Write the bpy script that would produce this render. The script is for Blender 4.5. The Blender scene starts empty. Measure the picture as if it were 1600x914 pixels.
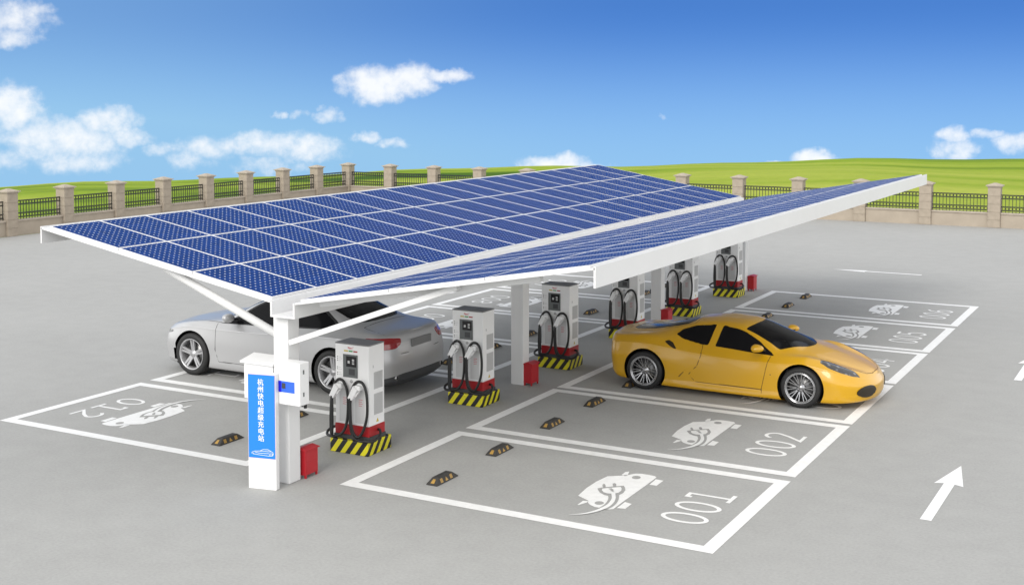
import bpy, bmesh, math, random
import numpy as np
from mathutils import Vector, Matrix

random.seed(7)
R_ = math.radians
SC = bpy.context.scene
COL = SC.collection

# ------------------------------------------------------------------ camera
cam_d = bpy.data.cameras.new("camera")
cam_d.sensor_width = 36.0
cam_d.lens = 43.92
cam_d.shift_y = -0.1179
cam_d.clip_start = 0.1
cam_d.clip_end = 3000.0
cam = bpy.data.objects.new("camera", cam_d)
COL.objects.link(cam)
cam.location = (10.089, -13.40, 5.228)
cam.rotation_euler = (R_(90 - 3.42), 0, R_(28.978))
SC.camera = cam

# ------------------------------------------------------------------ exposure
SC.view_settings.view_transform = 'Standard'
SC.view_settings.look = 'None'
SC.view_settings.gamma = 1.0
SC.view_settings.use_curve_mapping = False
SC.view_settings.exposure = EXPOSURE = 1.05
SC.cycles.use_denoising = True
SC.cycles.max_bounces = 8

# ------------------------------------------------------------------ sun and sky
SUN_EL, SUN_AZ = 33.0, 178.0            # compass: 0 = +Y, clockwise; the sun stands behind the camera, to the left
sun_d = bpy.data.lights.new("sun", 'SUN')
sun_d.energy = 1.15
sun_d.angle = R_(30)
sun_d.color = (1.0, 0.965, 0.91)
sun = bpy.data.objects.new("sun", sun_d)
COL.objects.link(sun)
sv = Vector((math.sin(R_(SUN_AZ)) * math.cos(R_(SUN_EL)), math.cos(R_(SUN_AZ)) * math.cos(R_(SUN_EL)), math.sin(R_(SUN_EL))))
sun.rotation_euler = sv.to_track_quat('Z', 'Y').to_euler()
sun.location = (-20, -30, 40)

world = bpy.data.worlds.new("World")
SC.world = world
world.use_nodes = True
wt = world.node_tree
wt.nodes.clear()


def wn(kind, **kw):
    n = wt.nodes.new(kind)
    for k, v in kw.items():
        setattr(n, k, v)
    return n


def wl(a, b):
    wt.links.new(a, b)


def wmath(op, a, b=None, c=None, clamp=False):
    n = wn('ShaderNodeMath', operation=op)
    n.use_clamp = clamp
    for i, v in enumerate((a, b, c)):
        if v is None:
            continue
        if isinstance(v, (int, float)):
            n.inputs[i].default_value = v
        else:
            wl(v, n.inputs[i])
    return n.outputs[0]


w_out = wn('ShaderNodeOutputWorld')
w_bg = wn('ShaderNodeBackground')
w_bg.inputs['Strength'].default_value = 0.15
wl(w_bg.outputs[0], w_out.inputs[0])
w_tc = wn('ShaderNodeTexCoord')
w_sep = wn('ShaderNodeSeparateXYZ')
wl(w_tc.outputs['Generated'], w_sep.inputs[0])
# the low band of sky that the photograph shows has the deep blue of a higher sky: lift the look-up
w_z = wmath('MAXIMUM', wmath('MULTIPLY_ADD', w_sep.outputs[2], 3.4, 0.60), 0.03)
w_comb = wn('ShaderNodeCombineXYZ')
wl(w_sep.outputs[0], w_comb.inputs[0])
wl(w_sep.outputs[1], w_comb.inputs[1])
wl(w_z, w_comb.inputs[2])
w_nrm = wn('ShaderNodeVectorMath', operation='NORMALIZE')
wl(w_comb.outputs[0], w_nrm.inputs[0])
w_sky = wn('ShaderNodeTexSky')
w_sky.sky_type = 'NISHITA'
w_sky.sun_disc = False
w_sky.sun_elevation = R_(SUN_EL)
w_sky.sun_rotation = R_(SUN_AZ)
w_sky.altitude = 0
w_sky.air_density = 1.0
w_sky.dust_density = 0.4
w_sky.ozone_density = 2.0
wl(w_nrm.outputs[0], w_sky.inputs['Vector'])
w_hs = wn('ShaderNodeHueSaturation')
w_hs.inputs['Saturation'].default_value = 1.0
w_hs.inputs['Value'].default_value = 1.0
w_gm = wn('ShaderNodeGamma')
w_gm.inputs['Gamma'].default_value = 1.0
wl(w_sky.outputs[0], w_gm.inputs['Color'])
w_tint = wn('ShaderNodeVectorMath', operation='MULTIPLY')
w_tint.inputs[1].default_value = (0.29, 0.52, 0.80)
wl(w_gm.outputs[0], w_tint.inputs[0])
wl(w_tint.outputs[0], w_hs.inputs['Color'])
# clouds by azimuth / elevation (degrees)
w_az = wmath('MULTIPLY', wmath('ARCTAN2', w_sep.outputs[0], w_sep.outputs[1]), 57.29578)
w_el = wmath('MULTIPLY', wmath('ARCSINE', w_sep.outputs[2]), 57.29578)
w_ae = wn('ShaderNodeCombineXYZ')
wl(w_az, w_ae.inputs[0])
wl(wmath('MULTIPLY', w_el, 1.0), w_ae.inputs[1])
w_no = wn('ShaderNodeTexNoise')
w_no.inputs['Scale'].default_value = 0.55
w_no.inputs['Detail'].default_value = 6
w_no.inputs['Roughness'].default_value = 0.62
wl(w_ae.outputs[0], w_no.inputs['Vector'])
w_ds = wn('ShaderNodeVectorMath', operation='SUBTRACT')
wl(w_no.outputs['Color'], w_ds.inputs[0])
w_ds.inputs[1].default_value = (0.5, 0.5, 0.5)
w_dm = wn('ShaderNodeVectorMath', operation='MULTIPLY')
wl(w_ds.outputs[0], w_dm.inputs[0])
w_dm.inputs[1].default_value = (2.2, 1.1, 0.0)
w_dd = wn('ShaderNodeVectorMath', operation='ADD')
wl(w_ae.outputs[0], w_dd.inputs[0])
wl(w_dm.outputs[0], w_dd.inputs[1])
CLOUDS = [  # azimuth, elevation, half width, half height, weight
    (-48.45, -1.94, 2.96, 1.14, 1.00),
    (-50.86, -0.50, 1.57, 1.22, 1.10),
    (-46.99, -1.07, 1.57, 0.84, 1.00),
    (-46.07, -1.77, 1.22, 0.61, 0.90),
    (-49.74, -1.73, 2.09, 1.14, 0.80),
    (-48.21, -2.72, 2.44, 0.69, 0.70),
    (-51.04, -2.67, 1.39, 0.69, 0.60),
    (-50.90, 3.29, 2.16, 1.07, 1.00),
    (-50.80, 2.43, 1.22, 0.61, 0.80),
    (-49.63, 3.64, 0.87, 0.38, 0.70),
    (-35.25, 0.49, 1.92, 1.03, 1.30),
    (-33.65, 0.78, 1.81, 0.92, 1.20),
    (-32.19, 1.01, 1.53, 0.42, 1.10),
    (-37.36, -0.91, 0.91, 0.38, 0.75),
    (-39.70, -0.73, 0.42, 0.23, 0.70),
    (-38.85, -0.84, 0.56, 0.27, 0.60),
    (-37.85, -0.53, 0.35, 0.23, 0.60),
    (-42.52, -2.29, 2.09, 0.65, 0.75),
    (-40.00, -2.11, 3.14, 0.65, 0.90),
    (-38.01, -2.32, 1.92, 0.76, 1.00),
    (-43.36, -2.73, 1.39, 0.53, 0.70),
    (-39.73, -3.06, 2.09, 0.53, 0.60),
    (-35.64, -1.75, 0.84, 0.34, 0.80),
    (-34.66, -2.05, 0.91, 0.27, 0.70),
    (-26.92, -3.11, 2.02, 0.57, 1.20),
    (-25.45, -3.23, 1.25, 0.34, 0.90),
    (-15.37, -2.69, 1.19, 0.42, 1.20),
    (-16.90, -2.93, 0.56, 0.19, 0.80),
    (-9.51, -1.61, 0.91, 0.46, 1.00),
    (-9.24, -2.30, 1.19, 0.65, 1.00),
    (-8.22, -1.54, 0.77, 0.27, 0.70),
    (-6.99, -1.91, 1.05, 0.53, 1.00),
    (-21.92, -0.82, 0.35, 0.15, 0.45),
    (-44.86, -2.35, 1.05, 0.38, 0.50),
]
acc = None
for (a0, e0, wa, we, wt_) in CLOUDS:
    s1 = wn('ShaderNodeVectorMath', operation='SUBTRACT')
    wl(w_dd.outputs[0], s1.inputs[0])
    s1.inputs[1].default_value = (a0, e0, 0)
    m1 = wn('ShaderNodeVectorMath', operation='MULTIPLY')
    wl(s1.outputs[0], m1.inputs[0])
    m1.inputs[1].default_value = (1 / wa, 1 / we, 0)
    d1 = wn('ShaderNodeVectorMath', operation='DOT_PRODUCT')
    wl(m1.outputs[0], d1.inputs[0])
    wl(m1.outputs[0], d1.inputs[1])
    v = wmath('MULTIPLY_ADD', d1.outputs['Value'], -wt_, wt_)
    acc = v if acc is None else wmath('MAXIMUM', acc, v)
w_n2 = wn('ShaderNodeTexNoise')
w_n2.inputs['Scale'].default_value = 1.5
w_n2.inputs['Detail'].default_value = 5
w_n2.inputs['Roughness'].default_value = 0.56
wl(w_ae.outputs[0], w_n2.inputs['Vector'])
w_sum = wmath('ADD', acc, wmath('MULTIPLY_ADD', w_n2.outputs['Fac'], 1.5, -0.75))
w_mr = wn('ShaderNodeMapRange', interpolation_type='SMOOTHSTEP')
w_mr.inputs['From Min'].default_value = -0.02
w_mr.inputs['From Max'].default_value = 1.35
wl(w_sum, w_mr.inputs['Value'])
w_mix = wn('ShaderNodeMix', data_type='RGBA')
wl(wmath('MULTIPLY', w_mr.outputs[0], 0.93), w_mix.inputs['Factor'])
# thin haze pales the lowest few degrees
w_hz = wn('ShaderNodeMapRange', interpolation_type='SMOOTHSTEP')
w_hz.inputs['From Min'].default_value = -4.0
w_hz.inputs['From Max'].default_value = 4.2
w_hz.inputs['To Min'].default_value = 0.92
w_hz.inputs['To Max'].default_value = 0.0
wl(w_el, w_hz.inputs['Value'])
w_hm = wn('ShaderNodeMix', data_type='RGBA')
w_hl = wn('ShaderNodeMapRange', interpolation_type='SMOOTHSTEP')    # and is thicker towards the left
w_hl.inputs['From Min'].default_value = -22.0
w_hl.inputs['From Max'].default_value = -54.0
w_hl.inputs['To Max'].default_value = 0.45
wl(w_az, w_hl.inputs['Value'])
wl(wmath('ADD', w_hz.outputs[0], w_hl.outputs[0], clamp=True), w_hm.inputs['Factor'])
wl(w_hs.outputs[0], w_hm.inputs[6])
w_hm.inputs[7].default_value = (1.0, 1.85, 2.75, 1)
wl(w_hm.outputs[2], w_mix.inputs[6])
w_mix.inputs[7].default_value = (3.25, 3.3, 3.35, 1)
# bright cloud added out of view as neutral fill light, overhead and behind the camera: the blue gap is where the camera looks
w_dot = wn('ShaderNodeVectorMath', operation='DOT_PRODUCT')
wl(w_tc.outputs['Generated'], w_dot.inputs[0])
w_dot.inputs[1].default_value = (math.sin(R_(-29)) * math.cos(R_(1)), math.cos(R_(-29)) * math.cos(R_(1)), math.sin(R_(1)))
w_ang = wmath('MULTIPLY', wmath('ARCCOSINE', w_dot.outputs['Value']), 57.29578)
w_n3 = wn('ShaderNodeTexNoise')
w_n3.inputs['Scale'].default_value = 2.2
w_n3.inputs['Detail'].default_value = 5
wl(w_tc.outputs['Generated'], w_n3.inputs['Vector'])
w_fill = wn('ShaderNodeMapRange', interpolation_type='SMOOTHSTEP')
w_fill.inputs['From Min'].default_value = 29.0
w_fill.inputs['From Max'].default_value = 50.0
wl(wmath('MULTIPLY_ADD', w_n3.outputs['Fac'], 16.0, wmath('ADD', w_ang, -8.0)), w_fill.inputs['Value'])
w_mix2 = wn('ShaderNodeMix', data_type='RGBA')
wl(wmath('MULTIPLY', w_fill.outputs[0], 0.9), w_mix2.inputs['Factor'])
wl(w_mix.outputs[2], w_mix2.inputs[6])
w_lo = wn('ShaderNodeMapRange', interpolation_type='SMOOTHSTEP')   # added cloud fill is stronger low down, to light under the canopy
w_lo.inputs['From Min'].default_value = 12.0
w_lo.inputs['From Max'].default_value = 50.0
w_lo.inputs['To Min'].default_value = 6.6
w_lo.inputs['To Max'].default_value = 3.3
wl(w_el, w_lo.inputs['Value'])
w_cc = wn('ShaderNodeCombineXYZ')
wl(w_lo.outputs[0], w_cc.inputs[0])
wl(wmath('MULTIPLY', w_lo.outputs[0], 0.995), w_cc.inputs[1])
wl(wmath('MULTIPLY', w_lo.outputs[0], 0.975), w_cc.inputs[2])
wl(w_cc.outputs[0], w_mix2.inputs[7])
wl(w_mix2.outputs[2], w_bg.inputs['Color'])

# ------------------------------------------------------------------ helpers


def tag(o, label=None, cat=None, group=None, kind=None):
    if label:
        o['label'] = label
    if cat:
        o['category'] = cat
    if group:
        o['group'] = group
    if kind:
        o['kind'] = kind
    return o


def thing(name, label, cat, loc=(0, 0, 0), rz=0.0, group=None):
    o = bpy.data.objects.new(name, None)
    o.empty_display_size = 0.2
    COL.objects.link(o)
    o.location = loc
    o.rotation_euler = (0, 0, rz)
    return tag(o, label, cat, group)


def dup(root, loc=None, rz=None, label=None):
    r = root.copy()
    COL.objects.link(r)
    if loc is not None:
        r.location = loc
    if rz is not None:
        r.rotation_euler = (0, 0, rz)
    if label:
        r['label'] = label
    for ch in list(root.children):
        c = ch.copy()
        COL.objects.link(c)
        c.parent = r
        for g in list(ch.children):
            d = g.copy()
            COL.objects.link(d)
            d.parent = c
    return r


class MB:
    """collects shapes in one bmesh; build() links them as one mesh object"""

    def __init__(self):
        self.bm = bmesh.new()
        self.mi = 0

    def _done(self, faces):
        for f in faces:
            f.material_index = self.mi

    def box(self, x0, x1, y0, y1, z0, z1, bev=0.0, mi=None, rot=None):
        if mi is not None:
            self.mi = mi
        g = bmesh.ops.create_cube(self.bm, size=1.0)
        vs = g['verts']
        for v in vs:
            v.co = Vector((x0 + (v.co.x + .5) * (x1 - x0), y0 + (v.co.y + .5) * (y1 - y0), z0 + (v.co.z + .5) * (z1 - z0)))
            if rot is not None:
                v.co = rot @ v.co
        fs = set(f for v in vs for f in v.link_faces)
        self._done(fs)
        if bev > 0:
            es = set(e for v in vs for e in v.link_edges)
            r = bmesh.ops.bevel(self.bm, geom=list(es), offset=bev, segments=2, profile=0.6, affect='EDGES')
            self._done(r['faces'])
        return self

    def poly(self, pts, mi=None):
        if mi is not None:
            self.mi = mi
        vs = [self.bm.verts.new(p) for p in pts]
        f = self.bm.faces.new(vs)
        f.material_index = self.mi
        return self

    def hexa(self, p, mi=None):
        """8 corners: bottom 4 (ccw), top 4"""
        if mi is not None:
            self.mi = mi
        v = [self.bm.verts.new(q) for q in p]
        for ids in ((3, 2, 1, 0), (4, 5, 6, 7), (0, 1, 5, 4), (1, 2, 6, 5), (2, 3, 7, 6), (3, 0, 4, 7)):
            f = self.bm.faces.new([v[i] for i in ids])
            f.material_index = self.mi
        return self

    def prism(self, pts, axis, a0, a1, mi=None):
        """2-D outline pts extruded along axis ('x': pts are (y,z); 'y': (x,z); 'z': (x,y))"""
        if mi is not None:
            self.mi = mi

        def P(q, a):
            return (a, q[0], q[1]) if axis == 'x' else (q[0], a, q[1]) if axis == 'y' else (q[0], q[1], a)
        A = [self.bm.verts.new(P(q, a0)) for q in pts]
        B = [self.bm.verts.new(P(q, a1)) for q in pts]
        n = len(pts)
        fs = [self.bm.faces.new(A[::-1]), self.bm.faces.new(B)]
        for i in range(n):
            fs.append(self.bm.faces.new((A[i], A[(i + 1) % n], B[(i + 1) % n], B[i])))
        self._done(fs)
        return self

    def tube(self, pts, r, n=8, mi=None, closed=False, cap=True):
        if mi is not None:
            self.mi = mi
        pts = [Vector(p) for p in pts]
        rs = r if isinstance(r, (list, tuple)) else [r] * len(pts)
        m = len(pts)
        rings = []
        up = None
        for i, p in enumerate(pts):
            if closed:
                t = pts[(i + 1) % m] - pts[i - 1]
            else:
                t = pts[min(i + 1, m - 1)] - pts[max(i - 1, 0)]
            t.normalize()
            if up is None:
                up = t.orthogonal().normalized()
            up = (up - t * up.dot(t))
            if up.length < 1e-5:
                up = t.orthogonal()
            up.normalize()
            b = t.cross(up)
            rings.append([self.bm.verts.new(p + (up * math.cos(2 * math.pi * k / n) + b * math.sin(2 * math.pi * k / n)) * rs[i]) for k in range(n)])
        fs = []
        for i in range(m if closed else m - 1):
            A, B = rings[i], rings[(i + 1) % m]
            for k in range(n):
                fs.append(self.bm.faces.new((A[k], A[(k + 1) % n], B[(k + 1) % n], B[k])))
        for f in fs:
            f.smooth = True
        if cap and not closed:
            fs.append(self.bm.faces.new(rings[0][::-1]))
            fs.append(self.bm.faces.new(rings[-1]))
        self._done(fs)
        return self

    def lathe(self, prof, n=32, axis='y', c=(0, 0, 0), mi=None, smooth=True):
        """prof: list of (radius, height) revolved about axis through c"""
        if mi is not None:
            self.mi = mi
        rings = []
        for (r, h) in prof:
            ring = []
            for k in range(n):
                a = 2 * math.pi * k / n
                if axis == 'y':
                    q = (c[0] + r * math.cos(a), c[1] + h, c[2] + r * math.sin(a))
                elif axis == 'z':
                    q = (c[0] + r * math.cos(a), c[1] + r * math.sin(a), c[2] + h)
                else:
                    q = (c[0] + h, c[1] + r * math.cos(a), c[2] + r * math.sin(a))
                ring.append(self.bm.verts.new(q))
            rings.append(ring)
        fs = []
        for A, B in zip(rings, rings[1:]):
            for k in range(n):
                f = self.bm.faces.new((A[k], A[(k + 1) % n], B[(k + 1) % n], B[k]))
                f.smooth = smooth
                fs.append(f)
        self._done(fs)
        return self

    def build(self, name, mats, parent=None, smooth=None, loc=None):
        bmesh.ops.recalc_face_normals(self.bm, faces=self.bm.faces)
        if smooth is not None:
            for f in self.bm.faces:
                f.smooth = smooth
        me = bpy.data.meshes.new(name)
        self.bm.to_mesh(me)
        self.bm.free()
        for m in (mats if isinstance(mats, (list, tuple)) else [mats]):
            me.materials.append(m)
        o = bpy.data.objects.new(name, me)
        COL.objects.link(o)
        if parent is not None:
            o.parent = parent
        if loc is not None:
            o.location = loc
        return o


def spline(pts, n=6, closed=False):
    """Catmull-Rom through pts"""
    P = [Vector(p) for p in pts]
    m = len(P)
    out = []
    for i in range(m if closed else m - 1):
        g = (lambda j: P[j % m]) if closed else (lambda j: P[max(0, min(m - 1, j))])
        a, b, c, d = g(i - 1), g(i), g(i + 1), g(i + 2)
        for k in range(n):
            t = k / n
            out.append(0.5 * ((2 * b) + (c - a) * t + (2 * a - 5 * b + 4 * c - d) * t * t + (3 * b - a - 3 * c + d) * t ** 3))
    if not closed:
        out.append(P[-1])
    return out


def ribbon(mb, pts, w_, z, closed=False, mi=None, plane='z'):
    """flat stroke of width w along 2-D pts"""
    if mi is not None:
        mb.mi = mi
    n = len(pts)
    L, Rr = [], []
    for i in range(n):
        if closed:
            a, b, c = pts[i - 1], pts[i], pts[(i + 1) % n]
        else:
            a, b, c = pts[max(i - 1, 0)], pts[i], pts[min(i + 1, n - 1)]

        def nn(p, q):
            d = (q[0] - p[0], q[1] - p[1])
            l = math.hypot(*d) or 1
            return (-d[1] / l, d[0] / l)
        n1 = nn(a, b) if a is not b and a != b else nn(b, c)
        n2 = nn(b, c) if b is not c and b != c else n1
        k = 1 + n1[0] * n2[0] + n1[1] * n2[1]
        k = max(k, 0.4)
        w = w_[i] if isinstance(w_, (list, tuple)) else w_
        o = ((n1[0] + n2[0]) / k * w / 2, (n1[1] + n2[1]) / k * w / 2)
        L.append((b[0] + o[0], b[1] + o[1]))
        Rr.append((b[0] - o[0], b[1] - o[1]))

    def P(q):
        return (q[0], q[1], z) if plane == 'z' else (q[0], z, q[1])
    lv = [mb.bm.verts.new(P(q)) for q in L]
    rv = [mb.bm.verts.new(P(q)) for q in Rr]
    for i in range(n if closed else n - 1):
        j = (i + 1) % n
        f = mb.bm.faces.new((lv[i], rv[i], rv[j], lv[j]))
        f.material_index = mb.mi


# ------------------------------------------------------------------ materials
def mat(name, color, rough=0.5, metal=0.0, spec=0.5, coat=0.0, coat_rough=0.05, var=0.0, var_scale=6.0, bump=0.0, bump_scale=80.0, emit=None):
    m = bpy.data.materials.new(name)
    m.use_nodes = True
    nt = m.node_tree
    b = nt.nodes['Principled BSDF']
    b.inputs['Base Color'].default_value = (*color, 1)
    b.inputs['Roughness'].default_value = rough
    b.inputs['Metallic'].default_value = metal
    b.inputs['Specular IOR Level'].default_value = spec
    b.inputs['Coat Weight'].default_value = coat
    b.inputs['Coat Roughness'].default_value = coat_rough
    if var > 0 or bump > 0:
        tc = nt.nodes.new('ShaderNodeTexCoord')
        if var > 0:
            n = nt.nodes.new('ShaderNodeTexNoise')
            n.inputs['Scale'].default_value = var_scale
            n.inputs['Detail'].default_value = 5
            nt.links.new(tc.outputs['Object'], n.inputs['Vector'])
            mr = nt.nodes.new('ShaderNodeMapRange')
            mr.inputs['From Min'].default_value = 0.3
            mr.inputs['From Max'].default_value = 0.7
            mr.inputs['To Min'].default_value = 1 - var
            mr.inputs['To Max'].default_value = 1 + var
            nt.links.new(n.outputs['Fac'], mr.inputs['Value'])
            mx = nt.nodes.new('ShaderNodeVectorMath')
            mx.operation = 'MULTIPLY'
            mx.inputs[0].default_value = color
            cb = nt.nodes.new('ShaderNodeCombineXYZ')
            for i in range(3):
                nt.links.new(mr.outputs[0], cb.inputs[i])
            nt.links.new(cb.outputs[0], mx.inputs[1])
            nt.links.new(mx.outputs[0], b.inputs['Base Color'])
        if bump > 0:
            n2 = nt.nodes.new('ShaderNodeTexNoise')
            n2.inputs['Scale'].default_value = bump_scale
            n2.inputs['Detail'].default_value = 3
            nt.links.new(tc.outputs['Object'], n2.inputs['Vector'])
            bp = nt.nodes.new('ShaderNodeBump')
            bp.inputs['Strength'].default_value = bump
            bp.inputs['Distance'].default_value = 0.01
            nt.links.new(n2.outputs['Fac'], bp.inputs['Height'])
            nt.links.new(bp.outputs[0], b.inputs['Normal'])
    if emit:
        b.inputs['Emission Color'].default_value = (*emit[:3], 1)
        b.inputs['Emission Strength'].default_value = emit[3]
    return m


def nodes_of(m):
    return m.node_tree.nodes, m.node_tree.links, m.node_tree.nodes['Principled BSDF']


M = {}
M['paint_white'] = mat('road_paint', (0.82, 0.82, 0.81), 0.6, var=0.05, var_scale=9.0, bump=0.15, bump_scale=40)
M['white'] = mat('white_powder_coat', (0.80, 0.80, 0.80), 0.42, var=0.015, var_scale=3.0)
M['canopy_white'] = mat('canopy_white_paint', (0.68, 0.68, 0.68), 0.5, var=0.02, var_scale=1.5)
M['steel'] = mat('galvanised_steel', (0.50, 0.50, 0.50), 0.5, 0.0, var=0.06, var_scale=4.0)
M['light_grey'] = mat('light_grey_vent', (0.46, 0.46, 0.46), 0.6)
M['mid_grey'] = mat('mid_grey_panel', (0.115, 0.125, 0.125), 0.5)
M['dark_grey'] = mat('dark_grey_plastic', (0.045, 0.047, 0.05), 0.55)
M['roof_grey'] = mat('grey_top_plate', (0.20, 0.20, 0.20), 0.5)
M['black'] = mat('black_rubber', (0.012, 0.012, 0.012), 0.5)
M['screen'] = mat('black_screen', (0.006, 0.006, 0.007), 0.12)
M['screen_text'] = mat('screen_text', (0.5, 0.5, 0.5), 0.5)
M['red'] = mat('red_paint', (0.36, 0.012, 0.016), 0.42, var=0.06)
M['red_box'] = mat('red_steel_box', (0.42, 0.012, 0.02), 0.4, var=0.05)
M['red_print'] = mat('red_print', (0.55, 0.12, 0.14), 0.5)
M['lamp_yellow'] = mat('yellow_lamp', (0.55, 0.42, 0.05), 0.3)
M['lamp_green'] = mat('green_lamp', (0.06, 0.30, 0.08), 0.3)
M['lamp_red'] = mat('red_lamp', (0.35, 0.02, 0.02), 0.3)
M['blue'] = mat('blue_sign_face', (0.010, 0.205, 0.66), 0.45)
M['stripe_blue'] = mat('blue_band', (0.03, 0.13, 0.80), 0.45)
M['stripe_dark'] = mat('deep_blue_band', (0.0, 0.0, 0.55), 0.45)
M['pink_edge'] = mat('pink_sign_border', (0.75, 0.42, 0.50), 0.5)
M['sign_white'] = mat('sign_lettering', (0.85, 0.85, 0.85), 0.5)
M['stop_rubber'] = mat('wheel_stop_rubber', (0.035, 0.033, 0.03), 0.7, var=0.15, var_scale=12)
M['stop_yellow'] = mat('wheel_stop_reflector', (0.36, 0.215, 0.05), 0.5, var=0.15, var_scale=20)
M['iron'] = mat('black_wrought_iron', (0.010, 0.012, 0.012), 0.5)
M['stone'] = mat('tan_stone_block', (0.32, 0.272, 0.215), 0.85, var=0.10, var_scale=5.0, bump=0.25, bump_scale=60)
M['stone_cap'] = mat('tan_stone_cap', (0.37, 0.32, 0.26), 0.85, var=0.08, var_scale=6.0, bump=0.2)
M['render'] = mat('tan_wall_render', (0.345, 0.295, 0.235), 0.9, var=0.07, var_scale=2.5, bump=0.2)

# asphalt / concrete of the lot
def ground_mat():
    m = mat('lot_surface', (0.3, 0.3, 0.3), 0.85, spec=0.25)
    N, L, b = nodes_of(m)
    tc = N.new('ShaderNodeTexCoord')
    n1 = N.new('ShaderNodeTexNoise'); n1.inputs['Scale'].default_value = 0.22; n1.inputs['Detail'].default_value = 4
    n2 = N.new('ShaderNodeTexNoise'); n2.inputs['Scale'].default_value = 26; n2.inputs['Detail'].default_value = 5; n2.inputs['Roughness'].default_value = 0.7
    n3 = N.new('ShaderNodeTexNoise'); n3.inputs['Scale'].default_value = 2.2; n3.inputs['Detail'].default_value = 6; n3.inputs['Roughness'].default_value = 0.65
    for n in (n1, n2, n3):
        L.new(tc.outputs['Object'], n.inputs['Vector'])
    a = N.new('ShaderNodeMath'); a.operation = 'MULTIPLY_ADD'; a.inputs[1].default_value = 0.16; a.inputs[2].default_value = 0.92
    L.new(n1.outputs['Fac'], a.inputs[0])
    c = N.new('ShaderNodeMath'); c.operation = 'MULTIPLY_ADD'; c.inputs[1].default_value = 0.46
    L.new(n2.outputs['Fac'], c.inputs[0]); 
    d = N.new('ShaderNodeMath'); d.operation = 'ADD'; d.inputs[1].default_value = -0.23
    L.new(a.outputs[0], d.inputs[0]); L.new(d.outputs[0], c.inputs[2])
    e = N.new('ShaderNodeMath'); e.operation = 'MULTIPLY_ADD'; e.inputs[1].default_value = 0.20
    L.new(n3.outputs['Fac'], e.inputs[0])
    f = N.new('ShaderNodeMath'); f.operation = 'ADD'; f.inputs[1].default_value = -0.10
    L.new(c.outputs[0], f.inputs[0]); L.new(f.outputs[0], e.inputs[2])
    v = N.new('ShaderNodeVectorMath'); v.operation = 'SCALE'
    v.inputs[0].default_value = (0.360, 0.360, 0.350)
    L.new(e.outputs[0], v.inputs['Scale'])
    L.new(v.outputs[0], b.inputs['Base Color'])
    bp = N.new('ShaderNodeBump'); bp.inputs['Strength'].default_value = 0.2; bp.inputs['Distance'].default_value = 0.004
    L.new(n2.outputs['Fac'], bp.inputs['Height']); L.new(bp.outputs[0], b.inputs['Normal'])
    return m


M['ground'] = ground_mat()


def stripes_mat():
    m = mat('hazard_stripes', (0.6, 0.5, 0.0), 0.45)
    N, L, b = nodes_of(m)
    tc = N.new('ShaderNodeTexCoord')
    s = N.new('ShaderNodeSeparateXYZ'); L.new(tc.outputs['Object'], s.inputs[0])
    a = N.new('ShaderNodeMath'); a.operation = 'ADD'; L.new(s.outputs[0], a.inputs[0]); L.new(s.outputs[1], a.inputs[1])
    c = N.new('ShaderNodeMath'); c.operation = 'MULTIPLY_ADD'; c.inputs[1].default_value = -0.75
    L.new(s.outputs[2], c.inputs[0]); L.new(a.outputs[0], c.inputs[2])
    d = N.new('ShaderNodeMath'); d.operation = 'MULTIPLY_ADD'; d.inputs[1].default_value = 1 / 0.178; d.inputs[2].default_value = 20.55
    L.new(c.outputs[0], d.inputs[0])
    e = N.new('ShaderNodeMath'); e.operation = 'FRACT'; L.new(d.outputs[0], e.inputs[0])
    g = N.new('ShaderNodeMath'); g.operation = 'GREATER_THAN'; g.inputs[1].default_value = 0.5; L.new(e.outputs[0], g.inputs[0])
    mx = N.new('ShaderNodeMix'); mx.data_type = 'RGBA'
    mx.inputs[6].default_value = (0.62, 0.56, 0.012, 1); mx.inputs[7].default_value = (0.008, 0.008, 0.010, 1)
    L.new(g.outputs[0], mx.inputs['Factor']); L.new(mx.outputs[2], b.inputs['Base Color'])
    return m


M['stripes'] = stripes_mat()


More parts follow.
